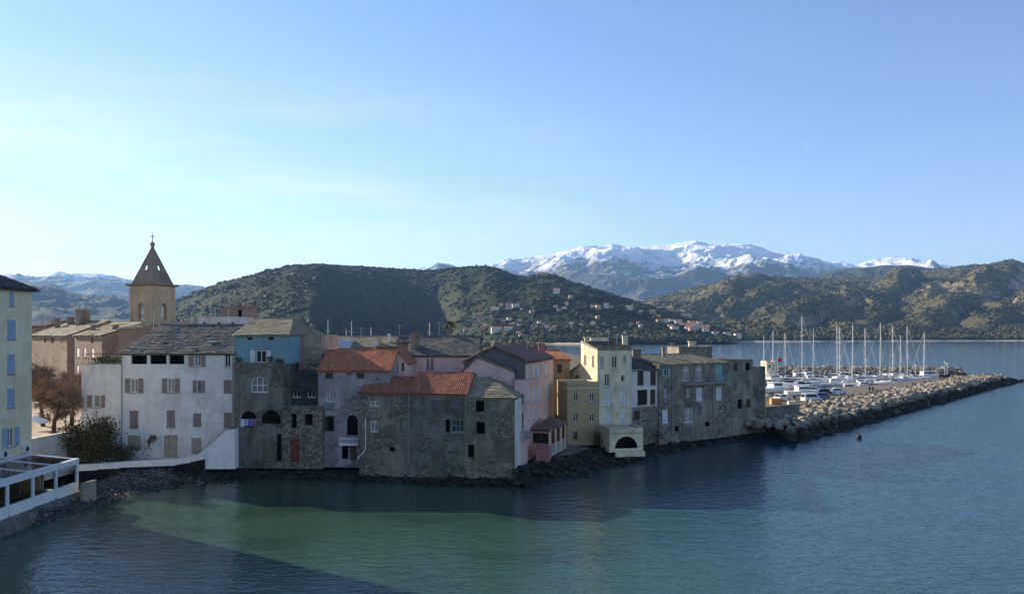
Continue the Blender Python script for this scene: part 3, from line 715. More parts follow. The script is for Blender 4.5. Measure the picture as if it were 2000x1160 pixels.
# dark slate house and the rubble house before it
W = wpx(561.5, 94.6, 621, 94.2)
house('slate_house', 'small dark house with blue black slate roof and two white windows', W, 1.2, zat(762, 94.4), 1.9, 'shed', zat(722, 96.3), wall='slatewall', roofm='slate', rkind='slate', cat='house', group=ROW, ov=.15, specs=[
    D(572, 763.5, 587, 776, cols=2, rows=1), D(600.5, 763.5, 616, 776, cols=2)])
W = wpx(549.5, 91.9, 630, 91.5)
root, rf = house('rubble_house', 'low rough stone house front with a dark red door', W, .8, zat(797, 91.7), 3.2, 'flat', wall='rubble', flat_top='rubble', cat='house', group=ROW, par=.05, specs=[
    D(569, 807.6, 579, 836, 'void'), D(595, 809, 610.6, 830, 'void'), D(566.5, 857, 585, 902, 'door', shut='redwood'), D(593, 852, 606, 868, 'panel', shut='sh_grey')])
mb = MB()
for k in range(70): mb.blob(W.P(random.uniform(0.1, W.L-.1), random.uniform(.1, .8), zat(797, 91.7)+random.uniform(-.05, .14)), random.uniform(.1, .26), 1, .5)
mb.build('coping', M['rubble'], root)

# mauve house with the orange roof
W = wpx(621, 92.2, 761, 92.0)
root, rf = house('mauve_house', 'tall stained mauve house with an orange tiled roof and arched loggia', W, .9, zat(722.5, 92.1), 9.5, 'gable', zat(684.5, 96.8), wall='mauve', roofm='terra', rkind='terra', cat='house', group=ROW, ov=.25, specs=[
    D(635, 723.8, 650, 740, 'bare', frame='wood'), D(696, 723.8, 711, 739, 'bare', frame='wood'), D(637, 765.5, 650, 785.4, cols=2, glass='glass2'),
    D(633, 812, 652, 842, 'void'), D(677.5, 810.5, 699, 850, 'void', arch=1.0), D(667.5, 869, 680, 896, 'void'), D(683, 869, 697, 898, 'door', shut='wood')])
mb = MB()
for a, b in ((633.5, 651.5),):
    p, q = W.uz(a, 788)[0], W.uz(b, 788)[0]; W.box(mb, p, q, -.45, -.02, W.uz(a, 797)[1], W.uz(a, 787)[1])
mb.build('window_box', plain('blue_grey_box', (.16, .2, .26), .8), root)
mb = MB(); p, q, za, zb = *[W.uz(x, 857)[0] for x in (664, 702.3)], W.uz(664, 865)[1], W.uz(664, 853.5)[1]
W.box(mb, p, q, -.7, -.01, za-.18, za); W.box(mb, p, q, -.7, -.58, zb-.1, zb)
for k in range(9): u = p+.1+(q-p-.2)*k/8; mb.tube(W.P(u, -.64, za), W.P(u, -.64, zb-.1), .06, .05, 6)
mb.build('balcony', M['wframe'], root)
mb = MB(); W.box(mb, 0.02, W.uz(702, 800)[0], -.12, 0.02, zat(803, 92), zat(798, 92)); mb.build('ledge', M['concrete'], root)

# three joined grey stone houses in the middle
GS = wpx(702, 90.2, 1005.5, 87.2)
def sub(x0, x1, dv=0): 
    a, b = GS.uz(x0, 800)[0], GS.uz(x1, 800)[0]; return Wall(GS.P(a, dv, 0), GS.P(b, dv, 0))
W = sub(702, 800)
root, rfA = house('grey_house', 'grey stained house with the lower weathered red tile roof and tiny white window', W, .3, zat(767, 89.7), 8, 'gable', zat(737, 93.5), wall='grey2', roofm='terra2', rkind='terra', cat='house', group=ROW, ov=.2, specs=[
    D(722.5, 782.7, 742, 793.5, cols=2), D(785.5, 773.5, 797, 791.5, 'shut', shut='sh_grey'), D(723, 821, 738.6, 843.4, shut='sh_grey', cols=2, glass='glass2', arch=.4), D(782.6, 819, 797.5, 844, 'win', cols=2, glass='glass2', frame='sh_grey'),
    D(760, 873, 771, 881, 'void')])
pipe(root, W, 799, 770, 905)
mb = MB(); P_ = lambda x, y: W.P(W.uz(x, y)[0], -.12, W.uz(x, y)[1])
mb.tube(P_(714.6, 815), P_(714.6, 878), .055, n=6); mb.tube(P_(714.6, 878), P_(699, 895), .06, n=6); mb.build('downpipe', M['steel'], root)
mb = MB(); mb.tube(P_(714.6, 818), P_(720, 816.5)+Vector((0, -.5, 0)), .03, n=5); mb.tube(P_(720, 816.5)+Vector((0, -.5, 0)), P_(730, 809)+Vector((0, -.7, 0)), .03, n=5); mb.tube(P_(714.6, 818), P_(710, 808), .03, n=5); mb.build('bracket', M['iron'], root)
W = sub(800, 911, -.02)
root, rfB = house('stone_house', 'rough grey stone house under the higher bright red tile roof', W, .2, zat(767.5, 88.6), 7.4, 'gable', zat(729, 92.2), wall='grey', roofm='terra2', rkind='terra', cat='house', group=ROW, ov=.2, specs=[
    D(821, 775, 832.5, 796, 'shut', shut='sh_grey'), D(882, 776, 895.5, 796, 'shut', shut='sh_grey'), D(823, 818.5, 836, 844, cols=2, frame='sh_grey', glass='glass2'), D(870, 819, 878.5, 844, 'void'), D(882, 819, 906, 844, cols=3, rows=2, frame='sh_aqua'),])
pipe(root, W, 909.5, 772, 915); chimney(rfB, 810, 817, 733, 752, 92.2, 'tan', dep=.6)
W = sub(911, 1005.5)
root, rfC = house('corner_house', 'blotched grey green corner house with a pale stone slab roof', W, -.1, zat(775, 87.6), 7, 'gable', zat(738, 91.0), hip=(0, 3.2), wall='lichen', roofm='lauze2', side='white2', cat='house', group=ROW, ov=.2, specs=[
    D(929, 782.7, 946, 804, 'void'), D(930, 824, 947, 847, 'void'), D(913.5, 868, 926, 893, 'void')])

# violet gable, salmon house and kiosk
W = wpx(905, 92.7, 1004, 92.1)
root, rf = house('violet_house', 'violet gable house with a dark sloping roof behind the grey houses', W, 1.3, zat(722, 92.4), 3.5, 'gable_end', zat(695, 92.4), ridge=.27, wall='mauve2', roofm='slate', rkind='slate', cat='house', group=BACK, ov=.2, specs=[])
W = Wall((xat(1026, 92.5), 92.5), (xat(1080, 109), 109))
root, rf = house('salmon_house', 'salmon pink house with white shutters and a grey cement gable', W, 1.3, zat(705, 92.5), 7.2, 'gable', zat(705, 92.5)+1.65, wall='pink2', side='greyblue', roofm='terra3', rkind='terra', cat='house', group=ROW, ov=.3,
    specs=[D(x0, y0+dy, x1, y1+dy2, 'shut', shut='sh_white') for x0, x1, dy, dy2 in ((1029.2, 1033.4, 2, 2), (1040.6, 1045.6, 0, 0), (1049.4, 1054.6, 0, 0), (1066, 1071.4, -4, -3)) for y0, y1 in ((714, 738), (755, 784), (797, 819))])
chimney(rf, 958.5, 966, 666, 692, 95.5, 'cream', dep=.7)
chimney(rf, 1052, 1064, 671, 692, 106, 'pinkred', dep=.8)
AER += [(rf, 1030, 676, 100, 1.4)]
pipe(root, W, 1027.6, 706, 832, 'steel'); pipe(root, W, 1078.6, 700, 825, 'steel')
# pink annex with a balcony beside the corner house
W = wpx(1005, 91.3, 1030, 91.7)
root, rf = house('pink_annex', 'narrow pink annex with a white door and balcony beside the corner house', W, .9, zat(742, 91.5), 5.5, 'flat', wall='mauve2', flat_top='concrete', cat='house', group=ROW, specs=[
    D(1009, 806, 1018, 838, 'door', shut='sh_white'), D(1019.5, 807, 1022.5, 838, 'void'), D(1019, 769, 1023, 789, 'shut', shut='sh_taupe')])
mb = MB(); p, q, z = W.uz(1004, 838)[0], W.uz(1031, 838)[0], W.uz(1010, 840)[1]
W.box(mb, p, q, -1.1, -.01, z-.9, z-.02); mb.build('balcony', M['mauve'], root)
mb = MB()
for k in range(10): u = p+.05+(q-p-.1)*k/9; mb.tube(W.P(u, -1.05, z-.02), W.P(u, -1.05, z+.95), .022, n=4)
mb.tube(W.P(p, -1.05, z+.95), W.P(q, -1.05, z+.95), .03, n=4); mb.build('railing', M['steel'], root)
# kiosk
K = empty('kiosk', at(1072, 885, 95), 'low pink waterside pavilion with a brown hipped roof and green window', 'pavilion', ROW)
kc = (xat(1074, 94.2), 94.2); ka = (xat(1036, 95.2), 95.2); kb = (xat(1106, 101.5), 101.5)
WF, WRt = Wall(ka, kc), Wall(kc, kb)
z0, z1 = 1.75, zat(840, 94.2)
mb = MB(); h1 = put_windows(K, WF, [D(1039.5, 845, 1071.5, 866, cols=2, frame='wood', glass='glass')], WF.L); facade(mb, WF, z0, z1, h1)
L = WRt.L; h2 = []
for a, b in ((.08, .33), (.40, .65), (.72, .95)):
    h2.append((L*a, L*b, z0+1.25, z1-.15)); window(K, WRt, h2[-1], 'bare', 'wood', cols=1); h2.append((L*a, L*b, z0+.1, z0+1.15)); window(K, WRt, h2[-1], 'door', shut='teal')
MAT_ = M['teal']; facade(mb, WRt, z0, z1, h2)
bq = WF.P(0, 6.5, 0); dq = Vector((kb[0]-1.5, kb[1]+2.5, 0))
for a, b in ((kb, dq), (dq, bq), (bq, ka)): mb.poly((a[0], a[1], z0), (b[0], b[1], z0), (b[0], b[1], z1), (a[0], a[1], z1))
mb.build('wall', M['pink2'], K)
rm = MB(); cs = [Vector((*ka, z1)), Vector((*kc, z1)), Vector((*kb, z1)), Vector((dq.x, dq.y, z1)), Vector((bq.x, bq.y, z1))]
cen = sum(cs, Vector())/5; ap = cen+Vector((0, 0, 1.0)); cs = [c+(c-cen).normalized()*.4+Vector((0, 0, .03)) for c in cs]
for k in range(5): tile_slope(rm, cs[k], cs[(k+1) % 5], ap, ap+(cs[(k+1) % 5]-cs[k])*.001, 'terra')
rm.build('roof', M['terra3'], K)
mb = MB(); W = wpx(1046, 93.2, 1073, 92.8); W.box(mb, 0, W.L, 0, 1.1, 1.3, zat(871, 93)); mb.build('garden_wall', M['pinkred'], None, label='small rose coloured block wall in front of the pavilion', cat='wall')

# beige house behind, cream tower house
W = wpx(1077, 112.5, 1113, 113.5)
root, rf = house('beige_house', 'tall beige brown house with orange roof between salmon and cream houses', W, 1.5, zat(701, 113), 8, 'gable', zat(684, 117), wall='brown', roofm='terra', rkind='terra', cat='house', group=BACK, ov=.3, specs=[
    D(1088, 711, 1097, 729, 'shut', shut='sh_brown'), D(1089, 752, 1096, 766, 'win'), D(1086, 800, 1096, 830, 'void')])
T = Wall((xat(1167, 107), 107), (xat(1233.5, 108.5), 108.5))
TL = Wall(T.P(0, 5.6, 0), T.P(0, 0, 0))
root, rf = house('cream_tower_house', 'tall cream tower house with white shutters and a sunlit left side', T, 2.2, zat(680.5, 107.7), 5.6, 'shed', zat(680.5, 107.7)+.95, wall='cream', roofm='slate', rkind='slate', cat='house', group=ROW, ov=.12, specs=[
    D(1172, 696, 1180, 719, glass='glass2'), D(1195, 694.6, 1205.8, 720), D(1217, 694.6, 1223, 707, cols=1), D(1181, 730, 1191, 755), D(1213, 733, 1220, 745, cols=1),
    D(1180, 766, 1193.4, 794, 'shut', shut='sh_white'), D(1210.7, 766, 1224, 794, 'shut', shut='sh_white'), D(1180, 806, 1194, 834, 'shut', shut='sh_white'), D(1210.7, 806, 1224, 834, 'shut', shut='sh_white')],
    sideL=[D(1140.6, 694, 1145.2, 711, 'shut', shut='sh_taupe'), D(1156, 695, 1160.6, 716, 'shut', shut='sh_taupe')])
chimney(rf, 1142, 1152, 658, 676, 111.0, 'cream', dep=.8); chimney(rf, 1216.5, 1226, 655.5, 678, 110.5, 'cream', dep=.7)
AER += [(rf, 1188, 669, 111, 1.6), (rf, 1205, 669, 111, 1.2)]
mb = MB(); T.box(mb, 1.2, T.L-1.2, 5.0, 5.55, zat(680, 107.7)+.6, zat(680, 107.7)+1.35); mb.build('parapet', M['cream'], rf)
pipe(root, T, 1168.5, 682, 836); pipe(root, T, 1231.5, 682, 836, 'steel')
# lower yellow wing and the sunlit gabled part that climbs to the tower
W = wpx(1108, 104.6, 1168.5, 105.6)
root, rf = house('ochre_wing', 'lower yellow house with a white parapet beside the cream tower', W, 1.6, zat(746.5, 105), 4.5, 'flat', wall='cream2', flat_top='cream', cat='house', group=ROW, par=.3, specs=[
    D(1120.5, 767, 1128.7, 784), D(1151.5, 767, 1161, 784), D(1120.5, 808, 1128.7, 824.4), D(1151.5, 808, 1161, 824.4), D(1120, 843, 1128, 859, 'door', shut='wood')])
mb = MB(); W.box(mb, -.06, W.L+.05, -.08, 4.5, zat(759, 105), zat(757.2, 105)); mb.build('cornice', M['cream'], root)
G = Wall((xat(1106.5, 117), 117), (xat(1152, 110), 110))
gr, gf = house('sunlit_gable', 'sunlit cream gable wall with a small brown window left of the tower', G, 2, zat(733, 114), 4, 'gable_end', zat(706, 111.5), ridge=.72, wall='cream', roofm='lauze2', cat='house', group=BACK, ov=.15, specs=[
    D(1123, 724, 1129, 737, 'shut', shut='sh_brown')])
# arched boathouse
W = wpx(1190, 101.4, 1256, 102.2)
A_ = house('boathouse', 'cream boathouse block with a wide dark arch at the water', W, 1.2, zat(837, 101.8), 4.2, 'flat', wall='cream', flat_top='cream', cat='boathouse', par=.12, specs=[D(1201, 852, 1245.6, 875.5, 'void', arch=.95)])[0]
mb = MB(); W.box(mb, -.03, W.L+.03, -.06, .01, zat(846.5, 101.8), zat(845, 101.8)); mb.build('cornice', M['cream2'], A_)
mb = MB(); W.box(mb, W.L*.16, W.L*1.02, -.5, -.04, .7, 1.35); mb.build('slipway_sill', M['cream'], A_)

# white house with brown shutters, then the long grey houses
W = wpx(1233.7, 110, 1287, 113)
root, rf = house('narrow_white_house', 'narrow white house with tall dark brown shutters over grey stone', W, 1.2, zat(721, 111.5), 9, 'gable', zat(694.5, 116), wall='white2', roofm='slate', rkind='slate', cat='house', group=ROW, ov=.15, specs=[
    D(1245, 724, 1257, 752, 'shut', shut='sh_brown'), D(1270, 724, 1281, 752, 'shut', shut='sh_brown'), D(1245, 761, 1264.7, 790.6, 'win', frame='sh_brown', cols=2, glass='void'), D(1270, 760.5, 1280, 790, 'shut', shut='sh_brown')])
W3 = wpx(1233.6, 109.85, 1287.1, 112.85)
house('x', '', W3, .6, zat(795, 111.4), 4, 'flat', wall='rubble2', flat_top='rubble2', par=.02, root=root, specs=[D(1238, 801, 1250, 821, 'shut', shut='sh_brown')])
chimney(rf, 1236, 1252, 681.5, 694, 115, 'tan2', dep=.8)
W = wpx(1287, 112.6, 1420, 121.5)
root, rf = house('balcony_house', 'long stained grey house with a blue grey balcony and arched windows', W, .6, zat(709.5, 117), 12, 'gable', zat(692, 123), wall='grey3', roofm='lauze2', cat='house', group=ROW, ov=.25, specs=[
    D(1297, 719.6, 1303.6, 735, shut='sh_aqua', shl=(1292.5, 1296.8), shr=(1304, 1308), cols=1), D(1333, 714, 1348, 744, arch=.8, cols=2, glass='glass2'), D(1358, 713, 1373, 744, arch=.8, cols=2), D(1397, 712, 1411.5, 744, 'shut', shut='sh_aqua', arch=0),
    D(1297, 760, 1304.7, 775.5, cols=1), D(1341, 759, 1348.6, 775, cols=1, glass='glass2'), D(1360, 757, 1371.7, 783.6, 'shut', shut='sh_white'), D(1399, 756, 1409.5, 782, 'shut', shut='sh_white'),
    D(1293.5, 799.4, 1304.7, 828, 'shut', shut='sh_white'), D(1336, 797.6, 1354.8, 825, cols=2), D(1361, 793, 1371, 809, 'shut', shut='sh_grey'), D(1405, 790.6, 1412, 803, 'win', cols=1), D(1377, 823, 1387, 832, 'void'), D(1318, 832, 1326, 842, 'void')])
mb = MB(); p, q = W.uz(1329, 745)[0], W.uz(1419, 745)[0]; z = zat(747.3, 117.5)
W.box(mb, p, q, -.95, -.01, z-.18, z); mb.build('balcony', M['concrete'], root)
mb = MB()
for k in range(46): u = p+.05+(q-p-.1)*k/45; mb.tube(W.P(u, -.9, z), W.P(u, -.9, z+.98), .016, n=4)
mb.tube(W.P(p+.02, -.9, z+.98), W.P(q-.02, -.9, z+.98), .03, n=4); mb.build('railing', plain('blue_grey_iron', (.16, .22, .27), .6), root)
mb = MB(); 
for x, y0, y1 in ((1312, 712, 845), (1334, 828, 848), (1392, 748, 842)): mb.tube(W.P(W.uz(x, y0)[0], -.1, W.uz(x, y0)[1]), W.P(W.uz(x, y1)[0], -.1, W.uz(x, y1)[1]), .06, n=6)
mb.build('downpipe', M['concrete'], root)
mb = MB(); W.box(mb, .1, W.uz(1360, 790)[0], -.16, -.005, zat(793, 115), zat(790, 115)); mb.build('ledge', M['grey'], root)
chimney(rf, 1294, 1299, 677, 696, 119, 'tan', dep=.6)
AER += [(rf, 1312, 694, 122), (rf, 1405, 697, 126, 1.5)]
rb, rbf = house('roof_hut', 'flat dark stucco box on the roofs carrying two pale chimney stacks', wpx(1326, 126, 1391, 127.5), 8, zat(678, 126.5), 4, 'flat', wall='grey2', flat_top='grey2', side='beige', cat='rooftop hut', par=.1)
chimney(rbf, 1346, 1351, 666, 678, 127.5, 'cream', dep=.6); chimney(rbf, 1353, 1359, 666.5, 678, 127.5, 'cream', dep=.6)
W = wpx(1420, 121.6, 1470.5, 126)
root, rf = house('dark_grey_house', 'dark grey stained house at the right end of the row', W, .6, zat(703.5, 124), 8, 'flat', wall='grey3', flat_top='grey2', cat='house', group=ROW, par=.2, specs=[
    D(1433, 710, 1440.5, 725.4, 'shut', shut='sh_brown'), D(1456, 709, 1466, 723, 'void'), D(1430, 745, 1438.5, 762.6, 'shut', shut='sh_grey'), D(1456, 743, 1464, 760, 'shut', shut='sh_grey'),
    D(1441, 780, 1451, 797.6, 'void'), D(1457, 779, 1466, 796, 'shut', shut='sh_brown')])
W = wpx(1470.7, 127, 1495, 128.2)
house('buttress_house', 'windowless dark grey wall block closing the right end of the row', W, .4, zat(716.5, 127.6), 6, 'flat', wall='grey', flat_top='grey2', cat='house', group=ROW, par=.15)

# second row and roofs behind
W = wpx(583, 96.45, 628, 96.45)
root, rf = house('patched_beige_house', 'patched beige wall with a pink edge showing between the roofs', W, 1.3, zat(655.5, 96.45), 9, 'flat', wall='beige', flat_top='beige', cat='house', group=BACK, par=.15)
mb = MB(); W.box(mb, .04, .62, -.06, -.004, 5, zat(659, 96.45)); mb.build('pink_pilaster', M['pinkred'], root)
W = wpx(757.5, 97.2, 798.5, 97.2)
house('pink_gable_house', 'little pale pink gable with two dark slit windows behind the red roofs', W, 1.3, zat(708, 97.2), 7, 'gable_end', zat(684.5, 97.2), ridge=.5, wall='pink', roofm='terra2', rkind='terra', cat='house', group=BACK, ov=.2, specs=[
    D(773, 705, 777.5, 727, 'shut', shut='sh_brown'), D(785, 703.5, 789, 724, 'shut', shut='sh_brown')])
W = wpx(798, 103.6, 934, 104.2)
root, rf = house('pale_pink_house', 'wide pale pink house under a dark mossy stone roof', W, 1.3, zat(693, 104), 12, 'gable', zat(657, 110), wall='pink', roofm='lauze', cat='house', group=BACK, ov=.3, specs=[
    D(833, 701, 838.5, 722, 'shut', shut='sh_taupe'), D(841, 701, 846.5, 722, 'shut', shut='sh_taupe')])
chimney(rf, 802, 812, 650, 688, 105, 'tan2', dep=1.2); chimney(rf, 812.5, 818, 652, 688, 105.6, 'beige', dep=1.0); chimney(rf, 871, 878, 645, 662, 110.2, 'tan2', dep=.7)
AER += [(rf, 858, 658, 110), (rf, 905, 658, 110, 1.4)]
W = wpx(566, 118, 800, 119)
root, rf = house('long_stone_roof_house', 'long low house with a grey green stone roof behind the beige wall', W, 1.3, zat(677, 118.5), 12, 'gable', zat(657.5, 125), wall='tan', roofm='lauze2', cat='house', group=BACK, ov=.3)
mb = MB(); ww = wpx(659, 117.5, 684, 117.5); a = zat(680, 117.5); b = zat(663, 117.5)
mb.hexa([ww.P(0, 0, a), ww.P(ww.L, 0, a), ww.P(ww.L, 4, a), ww.P(0, 4, a)], [ww.P(.25, .25, b), ww.P(ww.L*.8, .25, b), ww.P(ww.L*.8, 4, b), ww.P(.25, 4, b)])
mb.build('dormer', plain('zinc_dormer', (.38, .45, .55), .5), rf)
chimney(rf, 738, 743, 655, 676, 119.5, 'beige', dep=.7); chimney(rf, 727, 735, 668, 678, 118.5, 'white', dep=.7); chimney(rf, 757, 761, 652, 672, 121, 'white', dep=.6)
AER += [(rf, 612, 659, 125), (rf, 705, 659, 125, 1.5), (rf, 780, 659, 125)]
W = wpx(775, 112, 800, 112)
house('grey_back_house', 'small blue grey back house left of the brown chimney', W, 1.3, zat(668, 112), 6, 'gable', zat(660, 115), wall='greyblue', roofm='slate', rkind='slate', cat='house', group=BACK)
# white parapet building and block behind the white house roof
W = wpx(372, 104.6, 468, 104.6)
root, rf = house('white_parapet_house', 'flat white parapet wall rising behind the white house roof', W, 1.3, zat(620, 104.6), 7, 'flat', wall='white2', flat_top='white2', cat='house', group=BACK, par=.25)
mb = MB()
for x in (400, 429, 455): u = W.uz(x, 632)[0]; W.box(mb, u-.1, u+.1, -.3, -.01, zat(636, 104.6), zat(629, 104.6))
mb.build('drain_spout', M['wood'], root)
chimney(rf, 377, 382, 615.5, 640, 104.2, 'beige', dep=.5, cap=False)
AER += [(rf, 420, 619, 105, 1.2)]
W = wpx(340, 112, 385, 112)
house('low_back_house', 'low house with a brownish roof seen right of the church tower', W, 1.3, zat(637, 112), 6, 'gable', zat(629, 115), wall='tan2', roofm='terra3', rkind='terra', cat='house', group=BACK)
W = wpx(433, 124, 482, 124)
root, rf = house('rosy_brown_block', 'rosy brown stucco block with aerials above the white parapet', W, 4, zat(603, 124), 5, 'shed', zat(596.5, 129), wall='tan2', roofm='terra3', rkind='terra', cat='house', group=BACK, ov=.05, specs=[D(465, 604, 472, 619, 'void')])
chimney(rf, 457, 462, 592, 603, 126, 'beige', dep=.6); chimney(rf, 467, 471, 590, 602, 127, 'beige', dep=.5)
AER += [(rf, 475, 598, 126, 2.0), (rf, 449, 598, 126, 1.6)]

# two tan houses at the left, behind the bare trees
W = Wall((xat(60, 146), 146), (xat(131, 133), 133))
root, rf = house('tan_stone_house', 'tan stone house with a lichened roof behind the bare tree', W, 2, zat(654.5, 139), 13, 'gable', zat(628, 147), wall='tan', side='tan2', roofm='lauze2', cat='house', group='tan houses around the square', ov=.35, specs=[D(86, 658, 90, 669, 'void'), D(100, 659, 104, 670, 'void')])
chimney(rf, 147.5, 156, 604, 630, 142, 'beige', dep=1.0, pots=1); chimney(rf, 159.5, 170, 606, 630, 143, 'tan', dep=1.1, pots=1); chimney(rf, 131, 140, 619, 632, 146, 'tan2', dep=1); chimney(rf, 107, 113, 622, 638, 146, 'tan2', dep=.8)
AER += [(rf, 88, 640, 143, 2.4), (rf, 118, 632, 146, 2.0)]
W = Wall((xat(146, 126), 126), (xat(199, 118), 118))
root, rf = house('rosy_house', 'rosy brown house with white shutters beside the white terrace wing', W, 2, zat(654, 122), 11, 'gable', zat(632, 129), wall='tan2', side='tan', roofm='lauze2', cat='house', group='tan houses around the square', ov=.35, specs=[
    D(150, 655, 153, 664, 'void'), D(178, 658, 182, 670, 'void'), D(149, 679, 155, 697, 'shut', shut='sh_white'), D(163, 679, 168, 697, 'shut', shut='sh_white'), D(178, 680, 184, 698, 'shut', shut='sh_white'), D(149, 713, 154, 732, 'shut', shut='sh_white')])
chimney(rf, 219.5, 226, 634, 648, 121, 'tan2', dep=.9); chimney(rf, 178, 183, 634, 642, 126, 'beige', dep=.6)
AER += [(rf, 206, 640, 124, 2.2)]
W = wpx(60, 158, 84, 157)
house('brown_block_house', 'far small brown block with dark roof left of the tan house', W, 3, zat(637, 157), 10, 'gable', zat(628, 163), wall='tan2', roofm='terra3', rkind='terra', cat='house', group='tan houses around the square')
W = wpx(232, 113, 262, 112)
house('weathered_wall_house', 'weathered pinkish wall stepping up to the church tower', W, 2, zat(641, 112), 7, 'gable', zat(634, 115), wall='tan2', roofm='lauze2', cat='house', group='tan houses around the square')

def aerial(rf, px, py, Y, hgt=1.9):
    z = zat(py, Y); x = xat(px, Y); mb = MB(); mb.tube((x, Y, z-.5), (x, Y, z+hgt), .022, n=4); mb.tube((x-.5, Y, z+hgt-.1), (x+.5, Y+.2, z+hgt-.1), .014, n=3)
    for k in range(6): u = -.45+.18*k; mb.tube((x+u, Y-.22+u*.2, z+hgt-.1), (x+u, Y+.22+u*.2, z+hgt-.1), .01, n=3)
    mb.build('aerial', M['steel'], rf)
for a in AER: aerial(*a)

# ------------------------------------------------------------------ church tower
cx, cy = xat(298, 140), 140.0; hw = 3.55; rot = R(-66)
ct = empty('church_tower', (cx, cy, 2), 'sandstone church tower with dark stone spire and open arches', 'church tower')
def sq(r, z): return [Vector((cx+r*math.cos(rot+math.pi/2*k), cy+r*math.sin(rot+math.pi/2*k), z)) for k in range(4)]
r_ = hw; ztop = zat(560, 140); zc = zat(633, 140)
mb = MB(); c4 = sq(r_, 0)
order = [(c4[k], c4[(k+1) % 4]) for k in range(4)]
for a, b in order:
    Wt = Wall(a, b); hs = [(Wt.L*.38, Wt.L*.62, zat(625, 140), zat(593, 140), 1.0)]
    facade(mb, Wt, 2, ztop, hs, rev=.6)
mb.build('shaft', M['sandstone'], ct)
mb = MB()
for a, b in order:
    Wt = Wall(a, b)
    Wt.box(mb, .0, .5, -.1, 0, zc+.4, ztop-1.0); Wt.box(mb, Wt.L-.5, Wt.L, -.1, 0, zc+.4, ztop-1.0)
    Wt.box(mb, -.1, Wt.L+.1, -.14, 0, ztop-1.0, ztop-.72); Wt.box(mb, -.15, Wt.L+.15, -.18, 0, zc-.5, zc+.4)
mb.build('pilasters', M['sandstone'], ct)
mb = MB(); s0, s1, s2 = sq(r_+.25, ztop), sq(r_+.75, ztop+.25), sq(r_+.75, ztop+.4)
mb.hexa(s0, s1); mb.hexa(s1, s2); mb.build('cornice', M['spire'], ct)
# pyramid spire with see-through lights
mb = MB(); zs, za_ = ztop+.4, zat(480, 140); r0 = 3.2
base = sq(r0, zs); apx = Vector((cx, cy, za_))
for k in range(4):
    a, b = base[k], base[(k+1) % 4]
    def Q(s_, t_): return a.lerp(apx, t_)+(b-a)*((1-t_)*s_)
    sv = [0, .38, .62, 1]; tv = [0, .15, .35, .5, .75, 1]
    for i in range(3):
        for j in range(5):
            if i == 1 and j == 2: continue
            f = [Q(sv[i], tv[j]), Q(sv[i+1], tv[j]), Q(sv[i+1], tv[j+1]), Q(sv[i], tv[j+1])]
            mb.poly(*(f if j < 4 else f[:3]))
    e = MB()
    mb.tube(a, apx, .12, .06, 5)
    n_ = ((a+b)/2-Vector((cx, cy, zs))).normalized()
    w0, w1, w2, w3 = Q(.38, .35), Q(.62, .35), Q(.62, .5), Q(.38, .5)
    for p, q in ((w0, w1), (w1, w2), (w2, w3), (w3, w0)): mb.tube(p+n_*.03, q+n_*.03, .09, n=4)
mb.build('spire', M['spire'], ct)
mb = MB(); mb.blob((cx, cy, za_+.25), .42, 2, .03); mb.tube((cx, cy, za_-.3), (cx, cy, za_+.1), .3, .2, 8); mb.build('finial', M['spire'], ct)
mb = MB(); mb.box(cx-.045, cx+.045, cy-.045, cy+.045, za_+.6, zat(456, 140)); zz = zat(462, 140); mb.box(cx-.4, cx+.4, cy-.035, cy+.035, zz-.045, zz+.045); mb.build('cross', M['iron'], ct)
mb = MB()
bz = zat(612, 140); mb.tube((cx, cy, bz-.6), (cx, cy, bz-.1), .62, .42, 12); mb.tube((cx, cy, bz-.1), (cx, cy, bz+.3), .42, .2, 12); mb.tube((cx, cy, bz+.3), (cx, cy, bz+1.6), .07, n=5); mb.build('bell', M['iron'], ct)

# ------------------------------------------------------------------ rocky foreshore, pebble beach
M['darkrock'] = plaster('wet_black_rock', (.02, .02, .018), (.012, .013, .011), (.006, .008, .006), .7, 0, moss=.5)
t = NT('beach_pebbles'); p = t.pos(); v = t.n('TexVoronoi', out=1, Vector=p, Scale=3.2); d = t.n('TexVoronoi', Vector=p, Scale=3.2); a = t.noise(p, .4, 5)
sv = t.n('SeparateColor', i0=v); M['pebbles'] = t.out(t.mix(t.ramp(a, .4, .62), t.mix(sv, (.04, .04, .038), (.2, .18, .17)), (.03, .03, .026)), .8, t.bump(d, .8, .12), .3)
COAST = [(-49, 56, -44, 56), (-43.6, 64, -41.2, 64), (-39.4, 69, -41.2, 71), (-38.6, 76, -41.5, 79), (-36.5, 83, -42, 88), (-32.0, 87.0, -38, 93), (-26, 88.6, -30, 93.5), (-19, 88.2, -20, 93), (-11, 86.2, -11, 92),
         (-5, 84.8, -6, 90), (0.8, 84.0, 0.6, 89), (3.4, 88, 2.0, 93), (8.3, 92.3, 7, 99), (13, 98.6, 10, 106), (18.5, 107, 16, 115), (28, 117, 25, 125), (38, 124.5, 34, 133), (44.5, 127, 40, 138)]
def crm(P, n):
    out = []
    for k in range(len(P)-1):
        for i in range(n):
            u = i/n; out.append(tuple(a+(b-a)*u for a, b in zip(P[k], P[k+1])))
    return out+[P[-1]]
C2 = crm(COAST, 14); mb = MB(); RW = 16
